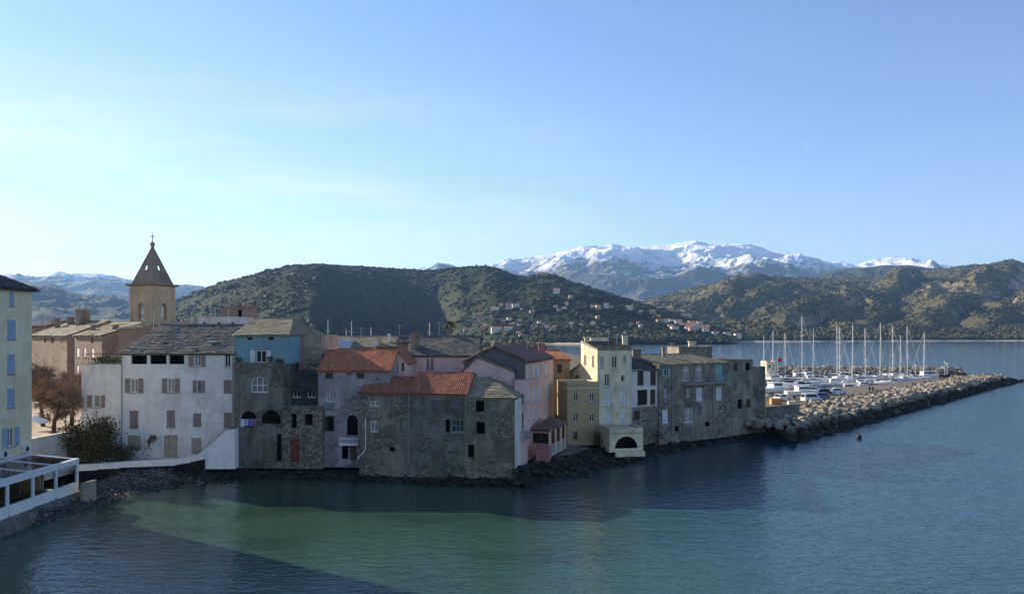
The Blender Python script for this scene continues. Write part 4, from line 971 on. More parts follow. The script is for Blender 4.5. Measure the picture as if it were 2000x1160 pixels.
for i, (x0, y0, x1, y1) in enumerate(C2):
    for j in range(RW+1):
        s_ = j/RW*1.35-.35; x, y = x0+(x1-x0)*s_, y0+(y1-y0)*s_
        pb = x < -33 and y < 92
        z = (1.0*s_ if pb else (1.4 if x0 > 1.5 else .5)*min(1, max(s_*1.6, s_*3 if s_ < 0 else 0)))-.08
        z += (noise.noise(Vector((x*.9, y*.9, 3)))*.2+noise.noise(Vector((x*2.6, y*2.6, 1)))*.16)*(.12 if pb else 1)*(1 if s_ < .85 else .3)
        mb.v.append(Vector((x, y, z)))
n = RW+1
for i in range(len(C2)-1):
    for j in range(RW):
        mb.f.append([i*n+j, (i+1)*n+j, (i+1)*n+j+1, i*n+j+1]); mb.m.append(1 if C2[i][0] < -33.5 else 0)
structure('shore', mb, [M['darkrock'], M['pebbles']], smooth=False)
mb = MB()
for k in range(900):
    i = random.randrange(4*14, len(C2)-1); x0, y0, x1, y1 = C2[i]; s_ = random.uniform(-.12, .8)
    inlet = 0 < x0 < 34; r_ = random.uniform(.12, .5 if inlet else .26)
    mb.blob((x0+(x1-x0)*s_+random.uniform(-.5, .5), y0+(y1-y0)*s_, max(-.1, (1.4 if inlet else .5)*min(1, s_*1.7))+.02), r_, 1, .6, (1, 1, .65))
mb.build('shore_rocks', tiles_mat('foreshore_rocks', [(.015, .015, .013), (.035, .033, .03), (.022, .022, .02), (.06, .055, .048)], (.03, .04, .02), .5), None, kind='stuff', label='dark rocks strewn along the foot of the waterfront houses', cat='rocks')
mb = MB()
for k in range(4200):
    i = random.randrange(0, 5*14); x0, y0, x1, y1 = C2[i]; s_ = random.uniform(-.1, 1.05); x, y = x0+(x1-x0)*s_+random.uniform(-.4, .4), y0+(y1-y0)*s_+random.uniform(-.4, .4)
    pb = x0 < -33 and y0 < 92; z = (1.0*s_ if pb else .5*min(1, max(s_*1.6, 0)))-.04
    if noise.noise(Vector((x*.35, y*.35, 5))) < -.12 and random.random() < .8: continue
    mb.blob((x, y, z+.03), random.uniform(.05, .15), 1, .5, (1.2, 1, .6))
mb.build('pebbles', tiles_mat('sea_worn_pebbles', [(.03, .03, .03), (.09, .085, .085), (.05, .05, .05), (.25, .23, .23), (.13, .12, .125), (.04, .04, .042)], (.03, .035, .025), .4), None, kind='stuff', label='grey pebbles strewn over the small dark beach', cat='pebbles')
mb = MB(); W = wpx(1083, 96, 1150, 103); mb.hexa([W.P(0, 0, .2), W.P(W.L, 0, .2), W.P(W.L, 7, .2), W.P(0, 7, .2)], [W.P(0, 0, 1.35), W.P(W.L, 0, 1.6), W.P(W.L, 7, 2.0), W.P(0, 7, 1.9)])
mb.build('slipway', M['asphalt'], None, kind='structure')

# ------------------------------------------------------------------ breakwater and harbour
BN, BD = Vector((.767, -.642)), Vector((.642, .767))
def bw(s_, n_, z=0): q = BN*n_+BD*s_; return Vector((q.x, q.y, z))
PRO = [(-43, -1.4), (-44.8, 0), (-47.8, 2.35), (-52, 2.35), (-58.5, 1.55), (-63, 1.1)]
def bwz(s_, n_):
    for (a, za), (b, zb) in zip(PRO, PRO[1:]):
        if b <= n_ <= a: z = za+(zb-za)*(n_-a)/(b-a); break
    else: z = 1.0
    if s_ > 296: z *= max(0, 1-((s_-296)/21)**2)
    return z
mb = MB(); SS = [124+6*k for k in range(32)]
for s_ in SS:
    for n_ in (-43, -44.8, -48.0, -52, -58.5, -63): mb.v.append(bw(s_, n_, bwz(s_, n_)-.35))
mb.f = [[i*6+j, (i+1)*6+j, (i+1)*6+j+1, i*6+j+1] for i in range(len(SS)-1) for j in range(5)]; mb.m = [0]*len(mb.f)
M['bwrock'] = plaster('breakwater_core', (.2, .18, .15), (.12, .11, .09), (.05, .05, .045), .5)
structure('breakwater', mb, M['bwrock'])
def bould_mat(name, cols):
    t = NT(name); i_ = t.n('ObjectInfo', out=5); isl = t.n('NewGeometry', out=8); v = t.n('Math', _operation='FRACT', i0=t.n('Math', _operation='ADD', i0=i_, i1=isl))
    cr = t.t.nodes.new('ShaderNodeValToRGB'); t.t.links.new(v, cr.inputs[0]); e = cr.color_ramp.elements
    while len(e) < len(cols): e.new(.5)
    for i, cc in enumerate(cols): e[i].position = i/(len(cols)-1); e[i].color = (*cc, 1)
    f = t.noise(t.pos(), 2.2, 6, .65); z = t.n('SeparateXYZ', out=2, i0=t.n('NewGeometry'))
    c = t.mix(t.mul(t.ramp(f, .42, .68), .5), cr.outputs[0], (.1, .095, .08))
    c = t.mix(t.ramp(t.n('Math', _operation='ADD', i0=z, i1=t.mul(f, .8)), 2.55, 1.75), c, (.03, .032, .026))     # dark by height: weed near the water, the seaward face's shade painted higher
    return t.out(c, .9, t.bump(f, .6, .12), .2)
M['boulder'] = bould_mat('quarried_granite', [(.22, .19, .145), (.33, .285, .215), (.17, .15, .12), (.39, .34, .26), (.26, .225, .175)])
BM = []
for k in range(14):
    mb = MB(); mb.blob((0, 0, 0), 1, 2, .5, (1.25, .85, .75)); o = [Vector(v) for v in mb.v]
    cuts = [Vector((random.uniform(-1, 1), random.uniform(-1, 1), random.uniform(-1, 1))).normalized() for _ in range(7)]
    for v in o:
        for c_ in cuts:
            d = v.dot(c_)
            if d > .62: v -= c_*(d-.62)
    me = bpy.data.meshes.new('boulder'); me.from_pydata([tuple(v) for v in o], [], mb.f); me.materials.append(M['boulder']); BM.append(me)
spots = []
s_ = 118.5
while s_ < 315.5:
    n_ = -44.2
    while n_ > -62:
        ss, nn = s_+random.uniform(-.8, .8), n_+random.uniform(-.6, .6)
        z = bwz(ss, nn)
        if ss > 300 and nn < -60 and z < .2: pass
        spots.append((ss, nn, z, random.choice((.42, .55, .65, .8, 1.1))*random.uniform(.85, 1.15)))
        n_ -= 1.0
    s_ += 1.2
def vis_size(q): p = bw(q[0], q[1], q[2]); return -q[3]/(p.y)*(1.35 if q[1] > -54 else .8)
spots.sort(key=vis_size)
BL = 'angular granite boulder piled on the long harbour breakwater'
mb = MB()
for k, (ss, nn, z, r_) in enumerate(spots):
    loc = bw(ss, nn, z-r_*.12); rt = (random.uniform(-.5, .5), random.uniform(-.5, .5), random.uniform(0, 6.28)); sc3 = (r_, r_*random.uniform(.8, 1.1), r_*random.uniform(.75, 1.1))
    if k < 300:
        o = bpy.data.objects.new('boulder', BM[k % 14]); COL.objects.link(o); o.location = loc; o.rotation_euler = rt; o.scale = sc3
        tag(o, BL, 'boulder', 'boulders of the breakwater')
    else:
        from mathutils import Euler
        mt = Euler(rt).to_matrix(); me = BM[k % 14]
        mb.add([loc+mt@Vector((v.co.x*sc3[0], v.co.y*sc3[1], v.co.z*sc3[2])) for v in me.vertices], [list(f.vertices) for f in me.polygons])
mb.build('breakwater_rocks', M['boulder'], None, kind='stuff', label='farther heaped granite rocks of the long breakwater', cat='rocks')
land('quay', [(36, 134), (44, 133), (50, 150), (60, 166), (146, 271), (137, 267), (108, 236), (84, 219), (62, 236), (36, 236)], 1.3, M['asphalt'], 2.5)
mb = MB(); mb.hexa([(40, 297, -1), (160, 292, -1), (163, 303, -1), (40, 308, -1)], [(40, 298, 1.5), (158, 293, 1.5), (161, 302, 1.5), (40, 307, 1.5)])
structure('mole', mb, M['paving'])
mb = MB()
for k in range(1500):
    u = random.random(); x = 62+100*u; y = 298.5-5*u+random.uniform(-2.5, 6.5); h_ = (y-(298.5-5*u)+2.5)/9
    mb.blob((x, y, .2+2.7*min(1, h_*1.4)), random.uniform(.5, 1.2), 1, .5, (1.2, 1, .8))
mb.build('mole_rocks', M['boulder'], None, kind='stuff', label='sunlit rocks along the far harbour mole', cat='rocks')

# boats
M['gel'] = plain('white_gelcoat', (.78, .78, .76), .3, .05, 1, .5); M['navy'] = plain('navy_canvas', (.02, .035, .09), .7, .2); M['alu'] = plain('mast_aluminium', (.7, .69, .66), .4, .05)
M['deckc'] = plain('deck_cream', (.6, .56, .48), .7, .1); M['bluehull'] = plain('blue_hull', (.05, .14, .3), .35, .1); M['ycan'] = plain('grey_canvas', (.42, .42, .4), .8, .1); M['red'] = plain('red_cloth', (.55, .04, .03), .7, .1)
def hull(mb, L, B, h, n=12, bowrake=.25, stern=.75):
    secs = []
    for k in range(n+1):
        t_ = k/n; x = -L/2+L*t_; b = B/2*(stern+(1-stern)*math.sin(min(1, t_*1.9)*math.pi/2)) * (1-max(0, (t_-.45)/.55)**2.2)
        b = max(b, .02); zs = h*(1+.22*t_*t_); xr = bowrake*L*.35*max(0, t_-.6)
        secs.append([Vector((x+xr, -b, zs)), Vector((x+xr*.6, -b*.96, zs*.5)), Vector((x, -b*.72, 0)), Vector((x-xr*.2, 0, -.35)), Vector((x, b*.72, 0)), Vector((x+xr*.6, b*.96, zs*.5)), Vector((x+xr, b, zs))])
    vs = [v for s_ in secs for v in s_]; fs = [[i*7+j, (i+1)*7+j, (i+1)*7+j+1, i*7+j+1] for i in range(n) for j in range(6)]; fs.append([0, 1, 2, 3, 4, 5, 6]); mb.add(vs, fs)
    return secs
def put(mb, root, name, mats, smooth=False): return mb.build(name, mats, root, smooth)
def finish(o, loc, rz):
    o.location = loc; o.rotation_euler.z = rz
def sailboat(loc, rz, L, mast, label, hullm='gel', coverm='navy', group='sailing boats moored in the harbour'):
    o = empty('sailing_boat', (0, 0, 0), label, 'sailing boat', group); B = L*.31; h = L*.105
    mb = MB(); se = hull(mb, L, B, h); put(mb, o, 'hull', M[hullm], True)
    mb = MB()
    for a, b in zip(se, se[1:]): mb.poly(a[0]+Vector((0, 0, -.04)), b[0]+Vector((0, 0, -.04)), b[6]+Vector((0, 0, -.04)), a[6]+Vector((0, 0, -.04)))
    put(mb, o, 'deck', M['deckc'])
    mb = MB(); z0 = h*.98; x0, x1 = -L*.12, L*.24; b = B*.3
    mb.hexa([(x0, -b, z0), (x1, -b*.6, z0+.1), (x1, b*.6, z0+.1), (x0, b, z0)], [(x0, -b*.85, z0+.55), (x1-.5, -b*.45, z0+.42), (x1-.5, b*.45, z0+.42), (x0, b*.85, z0+.55)]); cb = put(mb, o, 'cabin', M['gel'])
    for s_ in (-1, 1):
        mb = MB(); mb.hexa([(x0+.2, s_*b*.94, z0+.2), (x1*.6, s_*b*.83, z0+.22), (x1*.6, s_*b*.8, z0+.22), (x0+.2, s_*b*.9, z0+.2)], [(x0+.2, s_*b*.93, z0+.42), (x1*.6, s_*b*.8, z0+.4), (x1*.6, s_*b*.76, z0+.4), (x0+.2, s_*b*.88, z0+.42)]); mb.build('cabin_window', M['glass'], cb)
    mx = L*.07; top = Vector((mx-.15, 0, mast))
    mb = MB(); mb.tube((mx, 0, h), top, .13, .085, 7)
    for f in (.42, .7):
        mb.tube((mx-.08, -B*.28, h+(mast-h)*f), (mx-.08, B*.28, h+(mast-h)*f), .04, n=4)
    put(mb, o, 'mast', M['alu'])
    mb = MB(); mb.tube((mx, 0, h+1.5), (mx-L*.38, 0, h+1.45), .09, n=6); put(mb, o, 'boom', M['alu'])
    mb = MB()
    for k in range(6): 
        a = k/6; mb.tube((mx-.1-L*.36*a, 0, h+1.72-.12*a), (mx-.1-L*.36*(k+1)/6, 0, h+1.72-.12*(k+1)/6), .2-.02*k, .2-.02*(k+1), 7)
    put(mb, o, 'sail_cover', M[coverm])
    mb = MB(); r_ = .014
    mb.tube(top, (L*.53, 0, h*1.2), .03, .03, 4)
    for q in ((-L*.49, 0, h), (mx-.3, -B*.47, h), (mx-.3, B*.47, h)): mb.tube(top, q, r_, r_, 3)
    put(mb, o, 'rigging', M['alu'])
    mb = MB()
    for s_ in (-1, 1):
        pr = None
        for a in se[1::2]:
            q = a[0 if s_ < 0 else 6]; e_ = q+Vector((0, 0, .6)); mb.tube(q, e_, .02, n=3)
            if pr: mb.tube(pr, e_, .015, n=3)
            pr = e_
    put(mb, o, 'guard_rail', M['alu'])
    finish(o, loc, rz); return o
def motorboat(loc, rz, L, label, hullm='gel', cabin='cruiser', topm='gel', group='motor boats in the harbour'):
    o = empty('motor_boat', (0, 0, 0), label, 'motor boat', group); B = L*.33; h = L*.13
    mb = MB(); se = hull(mb, L, B, h, stern=.92, bowrake=.5); put(mb, o, 'hull', M[hullm], True)
    mb = MB()
    for a, b in zip(se, se[1:]): mb.poly(a[0]+Vector((0, 0, -.06)), b[0]+Vector((0, 0, -.06)), b[6]+Vector((0, 0, -.06)), a[6]+Vector((0, 0, -.06)))
    put(mb, o, 'deck', M['deckc'])
    z0 = h*1.0
    if cabin == 'cruiser':
        x0, x1, b = -L*.18, L*.27, B*.38; hh = L*.14
        mb = MB(); mb.hexa([(x0, -b, z0), (x1, -b*.7, z0+.1), (x1, b*.7, z0+.1), (x0, b, z0)], [(x0+.1, -b*.88, z0+hh), (x1-L*.13, -b*.7, z0+hh), (x1-L*.13, b*.7, z0+hh), (x0+.1, b*.88, z0+hh)]); c_ = put(mb, o, 'cabin', M['gel'])
        for s_ in (-1, 1):
            mb = MB(); mb.poly((x0+.25, s_*(b*.96+.012), z0+hh*.42), (x1-L*.06, s_*(b*.76+.03), z0+hh*.45), (x1-L*.12, s_*(b*.72+.03), z0+hh*.85), (x0+.3, s_*(b*.91+.012), z0+hh*.85)); mb.build('cabin_window', M['glass'], c_)
        mb = MB(); mb.poly((x1-L*.055+.02, -b*.62, z0+hh*.48), (x1-L*.055+.02, b*.62, z0+hh*.48), (x1-L*.115+.02, b*.6, z0+hh*.88), (x1-L*.115+.02, -b*.6, z0+hh*.88)); mb.build('windscreen', M['glass'], c_)
        mb = MB(); mb.hexa([(x0-.3, -b*.95, z0+hh), (x1-L*.1, -b*.75, z0+hh), (x1-L*.1, b*.75, z0+hh), (x0-.3, b*.95, z0+hh)], [(x0-.3, -b*.9, z0+hh+.12), (x1-L*.12, -b*.7, z0+hh+.12), (x1-L*.12, b*.7, z0+hh+.12), (x0-.3, b*.9, z0+hh+.12)]); put(mb, o, 'cabin_top', M[topm])
        mb = MB(); mb.tube((x0, -b*.8, z0+hh), (x0-.2, -b*.75, z0+hh+.9), .04, n=5); mb.tube((x0, b*.8, z0+hh), (x0-.2, b*.75, z0+hh+.9), .04, n=5); mb.tube((x0-.2, -b*.75, z0+hh+.9), (x0-.2, b*.75, z0+hh+.9), .04, n=5); put(mb, o, 'radar_arch', M['gel'])
    else:
        mb = MB(); mb.box(-L*.1, L*.03, -B*.14, B*.14, z0-.1, z0+.75); put(mb, o, 'console', M['gel'])
        mb = MB(); mb.hexa([(L*.03, -B*.16, z0+.7), (L*.05, -B*.16, z0+.7), (L*.05, B*.16, z0+.7), (L*.03, B*.16, z0+.7)], [(L*-.01, -B*.14, z0+1.2), (L*.0, -B*.14, z0+1.2), (L*.0, B*.14, z0+1.2), (L*-.01, B*.14, z0+1.2)]); put(mb, o, 'windscreen', M['glass'])
        mb = MB(); mb.box(-L*.5-.35, -L*.5, -.2, .2, h*.4, h+.55); put(mb, o, 'outboard_engine', M['iron'])
        if topm != 'gel':
            mb = MB(); mb.hexa([(-L*.4, -B*.42, z0), (L*.2, -B*.36, z0), (L*.2, B*.36, z0), (-L*.4, B*.42, z0)], [(-L*.36, -B*.3, z0+.5), (L*.12, -B*.25, z0+.6), (L*.12, B*.25, z0+.6), (-L*.36, B*.3, z0+.5)]); put(mb, o, 'cover', M[topm])
    mb = MB(); mb.tube(se[-3][0]+Vector((0, 0, 0)), se[-3][0]+Vector((0, 0, .6)), .025, n=4); mb.tube(se[-3][0]+Vector((0, 0, .6)), se[-1][3]+Vector((0.1, 0, h*1.25+.95)), .025, n=4); mb.tube(se[-3][6]+Vector((0, 0, .6)), se[-1][3]+Vector((0.1, 0, h*1.25+.95)), .025, n=4); mb.tube(se[-3][6], se[-3][6]+Vector((0, 0, .6)), .025, n=4); put(mb, o, 'bow_rail', M['alu'])
    finish(o, loc, rz); return o
SB = [(1567, 617, 243, 14, .2, 'sailing boat with the tallest mast of the whole harbour', 'gel', 'navy'), (1588, 643, 258, 11, 2.9, 'sailing boat right beside the one with the tallest mast', 'gel', 'ycan'),
      (1534, 650, 262, 10, .3, 'sailing boat moored just right of the small red flag', 'gel', 'navy'), (1509, 645, 272, 11, 3.0, 'sailing boat whose mast rises left of the red flag behind the harbour office', 'gel', 'navy'),
      (1491, 655, 258, 9, 2.8, 'sailing boat whose mast stands just beyond the dark end house', 'gel', 'ycan'), (1635.5, 638, 256, 11.5, .15, 'left boat of the sailing pair whose masts nearly touch', 'gel', 'navy'),
      (1640.5, 639, 268, 11.5, .3, 'right boat of the sailing pair whose masts nearly touch', 'gel', 'ycan'), (1664.5, 632, 262, 12, 3.0, 'sailing boat between the mast pair and the mast above the two walkers', 'gel', 'navy'),
      (1690.5, 640, 240, 11, .1, 'sailing boat whose mast stands above the two walkers on the quay', 'gel', 'navy'), (1719, 630, 274, 12.5, 3.05, 'sailing boat with dark sail cover and second tallest mast by the far mole', 'gel', 'navy'),
      (1744, 636, 276, 11.5, .2, 'sailing boat moored between the two tallest masts at the right', 'gel', 'navy'), (1758, 655, 279, 9, 2.9, 'smaller sailing boat with the shortest mast near the far mole', 'gel', 'navy'),
      (1772.5, 637, 268, 11.5, .05, 'sailing boat with a clean white hull second from the mole head', 'gel', 'ycan'), (1804.5, 648, 268, 10.5, 3.1, 'sailing boat nearest the lamp posts of the mole head', 'gel', 'navy')]
for px, py, Y, L, rz, lab, hm, cm in SB:
    mx = L*.07; q = Vector((xat(px, Y), Y, 0))
    sailboat(q-Vector((math.cos(rz)*mx, math.sin(rz)*mx, 0)), rz, L, zat(py, Y), lab, hm, cm)
for px, py, L, z, rz, lab, hm, cb, tm in [(1510, 748, 10, 0, .3, 'white motor cruiser moored below the harbour office', 'gel', 'cruiser', 'gel'), (1540, 750, 9, 0, 2.7, 'dark blue motor boat under a navy cover', 'bluehull', 'open', 'navy'),
      (1560, 742, 9, 0, .1, 'white motor boat beneath the tallest mast', 'gel', 'cruiser', 'gel'), (1600, 746, 8.5, 0, 2.8, 'white cabin boat right of the tallest mast', 'gel', 'cruiser', 'navy'),
      (1625, 754, 7.5, 0, .15, 'open white boat tied along the quay edge, leftmost of four', 'gel', 'open', 'gel'), (1652, 754.5, 7, 0, 3.0, 'open white boat with grey cover along the quay edge', 'gel', 'open', 'ycan'),
      (1678, 753, 7, 0, .2, 'open white boat by the quay just left of the walkers', 'gel', 'open', 'gel'), (1731, 749.5, 7, 0, .3, 'small boat with bright blue hull by the quay', 'bluehull', 'open', 'gel'),
      (1809, 739, 9.5, 0, .2, 'white motor cruiser moored nearest the mole head', 'gel', 'cruiser', 'ycan'), (1650, 740, 8.5, 0, 2.9, 'white cabin boat moored behind the open boats', 'gel', 'cruiser', 'gel'), (1690, 739, 8, 0, .1, 'grey covered motor boat moored in the middle of the basin', 'gel', 'open', 'ycan'),
      (1578, 739, 8, 0, .2, 'white cabin boat near the far mole below two masts', 'gel', 'cruiser', 'gel')]:
    motorboat(ground(px, py, z), rz, L, lab, hm, cb, tm)
for px, py, L, rz, lab, tm in [(1514, 772, 8.5, .5, 'white motor boat stored ashore beside the dark end house', 'gel'), (1546, 764, 8, 2.6, 'white motor boat stored ashore with a navy cabin top', 'navy'), (1566, 778, 7.5, .2, 'white cabin boat stored ashore nearest the breakwater rocks', 'gel')]:
    b = motorboat(ground(px, py, 1.3)+Vector((0, 0, .75)), rz, L, lab, 'gel', 'cruiser', tm, 'motor boats stored ashore on the quay')
    mb = MB(); q0 = ground(px, py, 1.3)
    for dx in (-2, 1.6):
        c, s_ = math.cos(rz)*dx, math.sin(rz)*dx; mb.box(q0.x+c-.15, q0.x+c+.15, q0.y+s_-.8, q0.y+s_+.8, 1.3, 1.75)
    mb.build('boat_cradle', M['iron'], None, label='steel cradle carrying the ' + lab, cat='boat cradle', group='boat cradles')

for k in range(16):
    px = 1500+k*19+random.uniform(-5, 5); Y = 283+random.uniform(-9, 7); motorboat(Vector((xat(px, Y), Y, 0)), random.choice((1.4, 1.7, 4.6, 4.9, .3)), random.uniform(5.5, 7.5), 'small mastless boat in the packed row along the far mole', random.choice(('gel', 'gel', 'bluehull')), random.choice(('open', 'open', 'cruiser')), random.choice(('gel', 'navy', 'ycan')), 'small boats packed along the far mole')
for k in range(13):
    s0 = 176+k*9.2+random.uniform(-1.5, 1.5); q = bw(s0, -73.5-max(0, 205-s0)*.12+random.uniform(-.6, .3)); motorboat(q, math.atan2(.642, -.767)+random.choice((0, math.pi))+random.uniform(-.12, .12), random.uniform(5.5, 7.2), 'small boat moored stern to along the quay behind the breakwater', random.choice(('gel', 'gel', 'gel', 'bluehull')), random.choice(('open', 'open', 'cruiser')), random.choice(('gel', 'gel', 'navy', 'ycan')), 'small boats moored behind the breakwater')
for a, b in (((72, 262), (118, 262)), ((88, 244), (112, 252)), ((70, 282), (140, 280))):
    W = Wall(a, b); mb = MB(); W.box(mb, 0, W.L, 0, 1.6, .05, .5)
    for k in range(int(W.L/6)): mb.tube(W.P(k*6+1, .2, .5), W.P(k*6+1, .2, 1.6), .12, n=6)
    mb.build('pontoon', M['concrete'], None, label={262: 'grey pontoon across the middle of the basin', 244: 'short pontoon nearest the quay', 282: 'long pontoon along the far mole'}[a[1]], cat='pontoon', group='pontoons in the harbour')

# parked cars
def car(loc, rz, label, colr, van=False):
    o = empty('parked_car', (0, 0, 0), label, 'van' if van else 'car', 'cars parked on the quay')
    pm = plain('car_paint_%.2f_%.2f' % (colr[0], colr[2]), colr, .28, .04, 1, .6); wd = .86
    low = [(-2.1, .32), (2.1, .32), (2.16, .62), (2.05, .82), (1.05, .98), (-1.95, .98), (-2.14, .7)]
    roofp = [(1.05, .98), (.35, 1.48), (-1.3, 1.5), (-1.9, .98)] if not van else [(1.35, .98), (.85, 1.85), (-2.0, 1.88), (-2.1, .98)]
    mb = MB(); n = len(low)
    for s_, xx in ((1, 0),):
        vs = []
        for y, k in ((-wd, .97), (-wd*.99, 1), (wd*.99, 1), (wd, .97)): vs += [(x*k, y, .65+(z-.65)*k) for x, z in low]
        fs = [[j*n+i, j*n+(i+1) % n, (j+1)*n+(i+1) % n, (j+1)*n+i] for j in range(3) for i in range(n)]+[list(range(n)), list(range(3*n, 4*n))[::-1]]
        mb.add(vs, fs)
    m = len(roofp); top = wd*.8
    A = [(x, -(wd*.97 if z < 1 else top), z) for x, z in roofp]; B = [(x, (wd*.97 if z < 1 else top), z) for x, z in roofp]
    mb.add(A+B, [[i, (i+1) % m, m+(i+1) % m, m+i] for i in range(m)]+[list(range(m)), list(range(m, 2*m))[::-1]])
    body = mb.build('body', pm, o)
    mb = MB(); cx_ = sum(x for x, z in roofp)/m; cz_ = sum(z for x, z in roofp)/m
    for s_ in (-1, 1): 
        pts = [(cx_+(x-cx_)*.84, z) for x, z in roofp]; pts = [(x, cz_+(z-cz_)*.74) for x, z in pts]
        f = lambda z: (wd*.97+(top-wd*.97)*(z-.98)/(roofp[1][1]-.98))+.012
        mb = MB(); mb.poly(*[(x, s_*f(z), z) for x, z in pts]); mb.build('side_window', M['glass'], o)
    for i in (0, 2):
        (x0, z0), (x1, z1) = roofp[i], roofp[(i+1) % m]; out = .015 if i == 0 else -.015
        a, b = (x0+(x1-x0)*.12, z0+(z1-z0)*.12), (x0+(x1-x0)*.88, z0+(z1-z0)*.88)
        ya, yb = wd*.85, top*.9
        if i == 2: ya, yb = yb, ya
        mb = MB(); mb.poly((a[0]+out, -ya, a[1]+.01), (a[0]+out, ya, a[1]+.01), (b[0]+out, yb, b[1]+.01), (b[0]+out, -yb, b[1]+.01)); mb.build('windscreen' if i == 0 else 'rear_window', M['glass'], o)
    for x in (-1.3, 1.32):
        for s_ in (-1, 1):
            mb = MB(); mb.tube((x, s_*(wd-.14), .32), (x, s_*(wd+.02), .32), .32, .32, 14); wh = mb.build('wheel', plain('tyre_rubber', (.02, .02, .02), .8), o)
            mb = MB(); mb.tube((x, s_*(wd+.021), .32), (x, s_*(wd+.03), .32), .19, .17, 10); mb.build('rim', M['alu'], wh)
    for s_ in (-1, 1):
        mb = MB(); mb.box(2.08, 2.15, s_*.68-.16, s_*.68+.16, .62, .76); mb.build('headlight', M['glass2'], o)
    finish(o, loc, rz); return o
for px, py, rz, cc, van, lab in [(1636, 770, .1, (.7, .7, .7), False, 'white hatchback parked alone on the open quay'), (1606, 771, 2.9, (.05, .055, .06), False, 'dark grey car beside the white hatchback'), (1585, 785, .25, (.7, .7, .69), True, 'white van parked nearest the breakwater rocks'),
      (1582, 767, 2.7, (.35, .36, .38), False, 'silver car parked behind the white van'), (1528, 783, .6, (.65, .65, .64), False, 'white car by the orange crate at the quay foot'), (1600, 780, 3.0, (.12, .16, .24), False, 'dark blue car parked right of the white van'),
      (1563, 758, .3, (.55, .53, .5), True, 'pale grey van parked near the moored boats'), (1524, 762, 2.8, (.06, .07, .1), False, 'black car between the boats stored ashore'), (1577, 756, .4, (.7, .69, .66), False, 'white car parked at the inner quay edge')]:
    car(ground(px, py, 1.3), rz, lab, cc, van)

# harbour office, flag, lamps, crates, hut
W = wpx(1497, 262, 1516, 262)
house('harbour_office', 'small sunlit cream harbour office left of the red flag', W, 1.3, zat(706, 262), 6, 'flat', wall='cream', flat_top='cream', cat='building', par=.1, specs=[D(1501, 712, 1505, 719, 'win', cols=1), D(1509, 712, 1513, 722, 'door', shut='sh_aqua')])
mb_ = land('quay', [(36, 255), (96, 255), (96, 270), (36, 270)], 1.32, M['paving'], 2.4)
q = Vector((xat(1519, 258), 258, 1.32)); o = empty('flagpole', q, 'thin pole flying a small red flag by the harbour office', 'flag')
mb = MB(); mb.tube(q, (q.x, q.y, zat(690, 258)), .06, n=5); mb.build('pole', M['steel'], o)
mb = MB(); zf = zat(699, 258)
for k in range(6): 
    a, b = k/6*1.2, (k+1)/6*1.2; mb.poly((q.x+a, q.y+.12*math.sin(a*4), zf-1.3), (q.x+b, q.y+.12*math.sin(b*4), zf-1.3), (q.x+b, q.y+.12*math.sin(b*4), zf), (q.x+a, q.y+.12*math.sin(a*4), zf))
mb.build('flag', M['red'], o)
def lamp(px, py, Y, z0, lab, grp):
    x = xat(px, Y); o = empty('lamp_post', (x, Y, z0), lab, 'lamp post', grp); zt_ = zat(py, Y)
    mb = MB(); mb.tube((x, Y, z0), (x, Y, zt_-.3), .07, .05, 6); mb.tube((x, Y, z0), (x, Y, z0+.3), .15, .12, 8); mb.build('pole', M['steel'], o)
    mb = MB(); mb.blob((x, Y, zt_), .32, 2, 0); mb.build('lantern', M['wframe'], o, True)
for px, py, Y, lab in ((1788.5, 713, 288, 'globe lamp post left of the mole head lamps'), (1845.5, 707.5, 285, 'taller globe lamp post near the mole head'), (1850, 711, 287, 'shorter globe lamp post right next to the taller one')): lamp(px, py, Y, 1.5, lab, 'lamp posts along the mole')
q = ground(1515, 790, 1.3); mb = MB(); mb.box(q.x-1.1, q.x+1.1, q.y-.8, q.y+.8, 1.3, 2.6)
for k in range(4): mb.box(q.x-1.1+k*.68, q.x-.98+k*.68, q.y-.84, q.y-.8, 1.3, 2.6)
mb.build('crate', plain('orange_crate', (.55, .25, .10), .8), None, label='orange brown wooden crate on the quay beside the dark end house', cat='crate')
q = ground(1546, 796, 1.3); mb = MB(); mb.box(q.x-.7, q.x+.7, q.y-.5, q.y+.5, 1.3, 2.5); mb.box(q.x-.76, q.x+.76, q.y-.56, q.y+.56, 2.5, 2.58)
mb.build('locker', M['cream'], None, label='cream utility locker standing at the start of the breakwater', cat='locker')
W = wpx(1496, 131, 1562, 137); mb = MB(); W.box(mb, 0, W.L, 0, .6, .2, zat(793, 134)); W.box(mb, -.05, W.L+.05, -.05, .65, zat(793, 134), zat(793, 134)+.12)
mb.build('quay_wall', M['grey'], None, label='dark stone quay wall between the end house and the breakwater', cat='wall')
q = Vector((xat(1678, 124.5), 124.5, -.1)); o = empty('buoy', q, 'small dark red buoy floating off the breakwater', 'buoy'); mb = MB(); mb.blob(q+Vector((0, 0, .3)), .42, 2, .05); mb.build('float', plain('dark_red_buoy', (.045, .014, .015), .5), o, True); mb = MB(); mb.tube(q+Vector((0, 0, .6)), q+Vector((0, 0, 1.0)), .05, n=6); mb.build('handle', M['iron'], o)
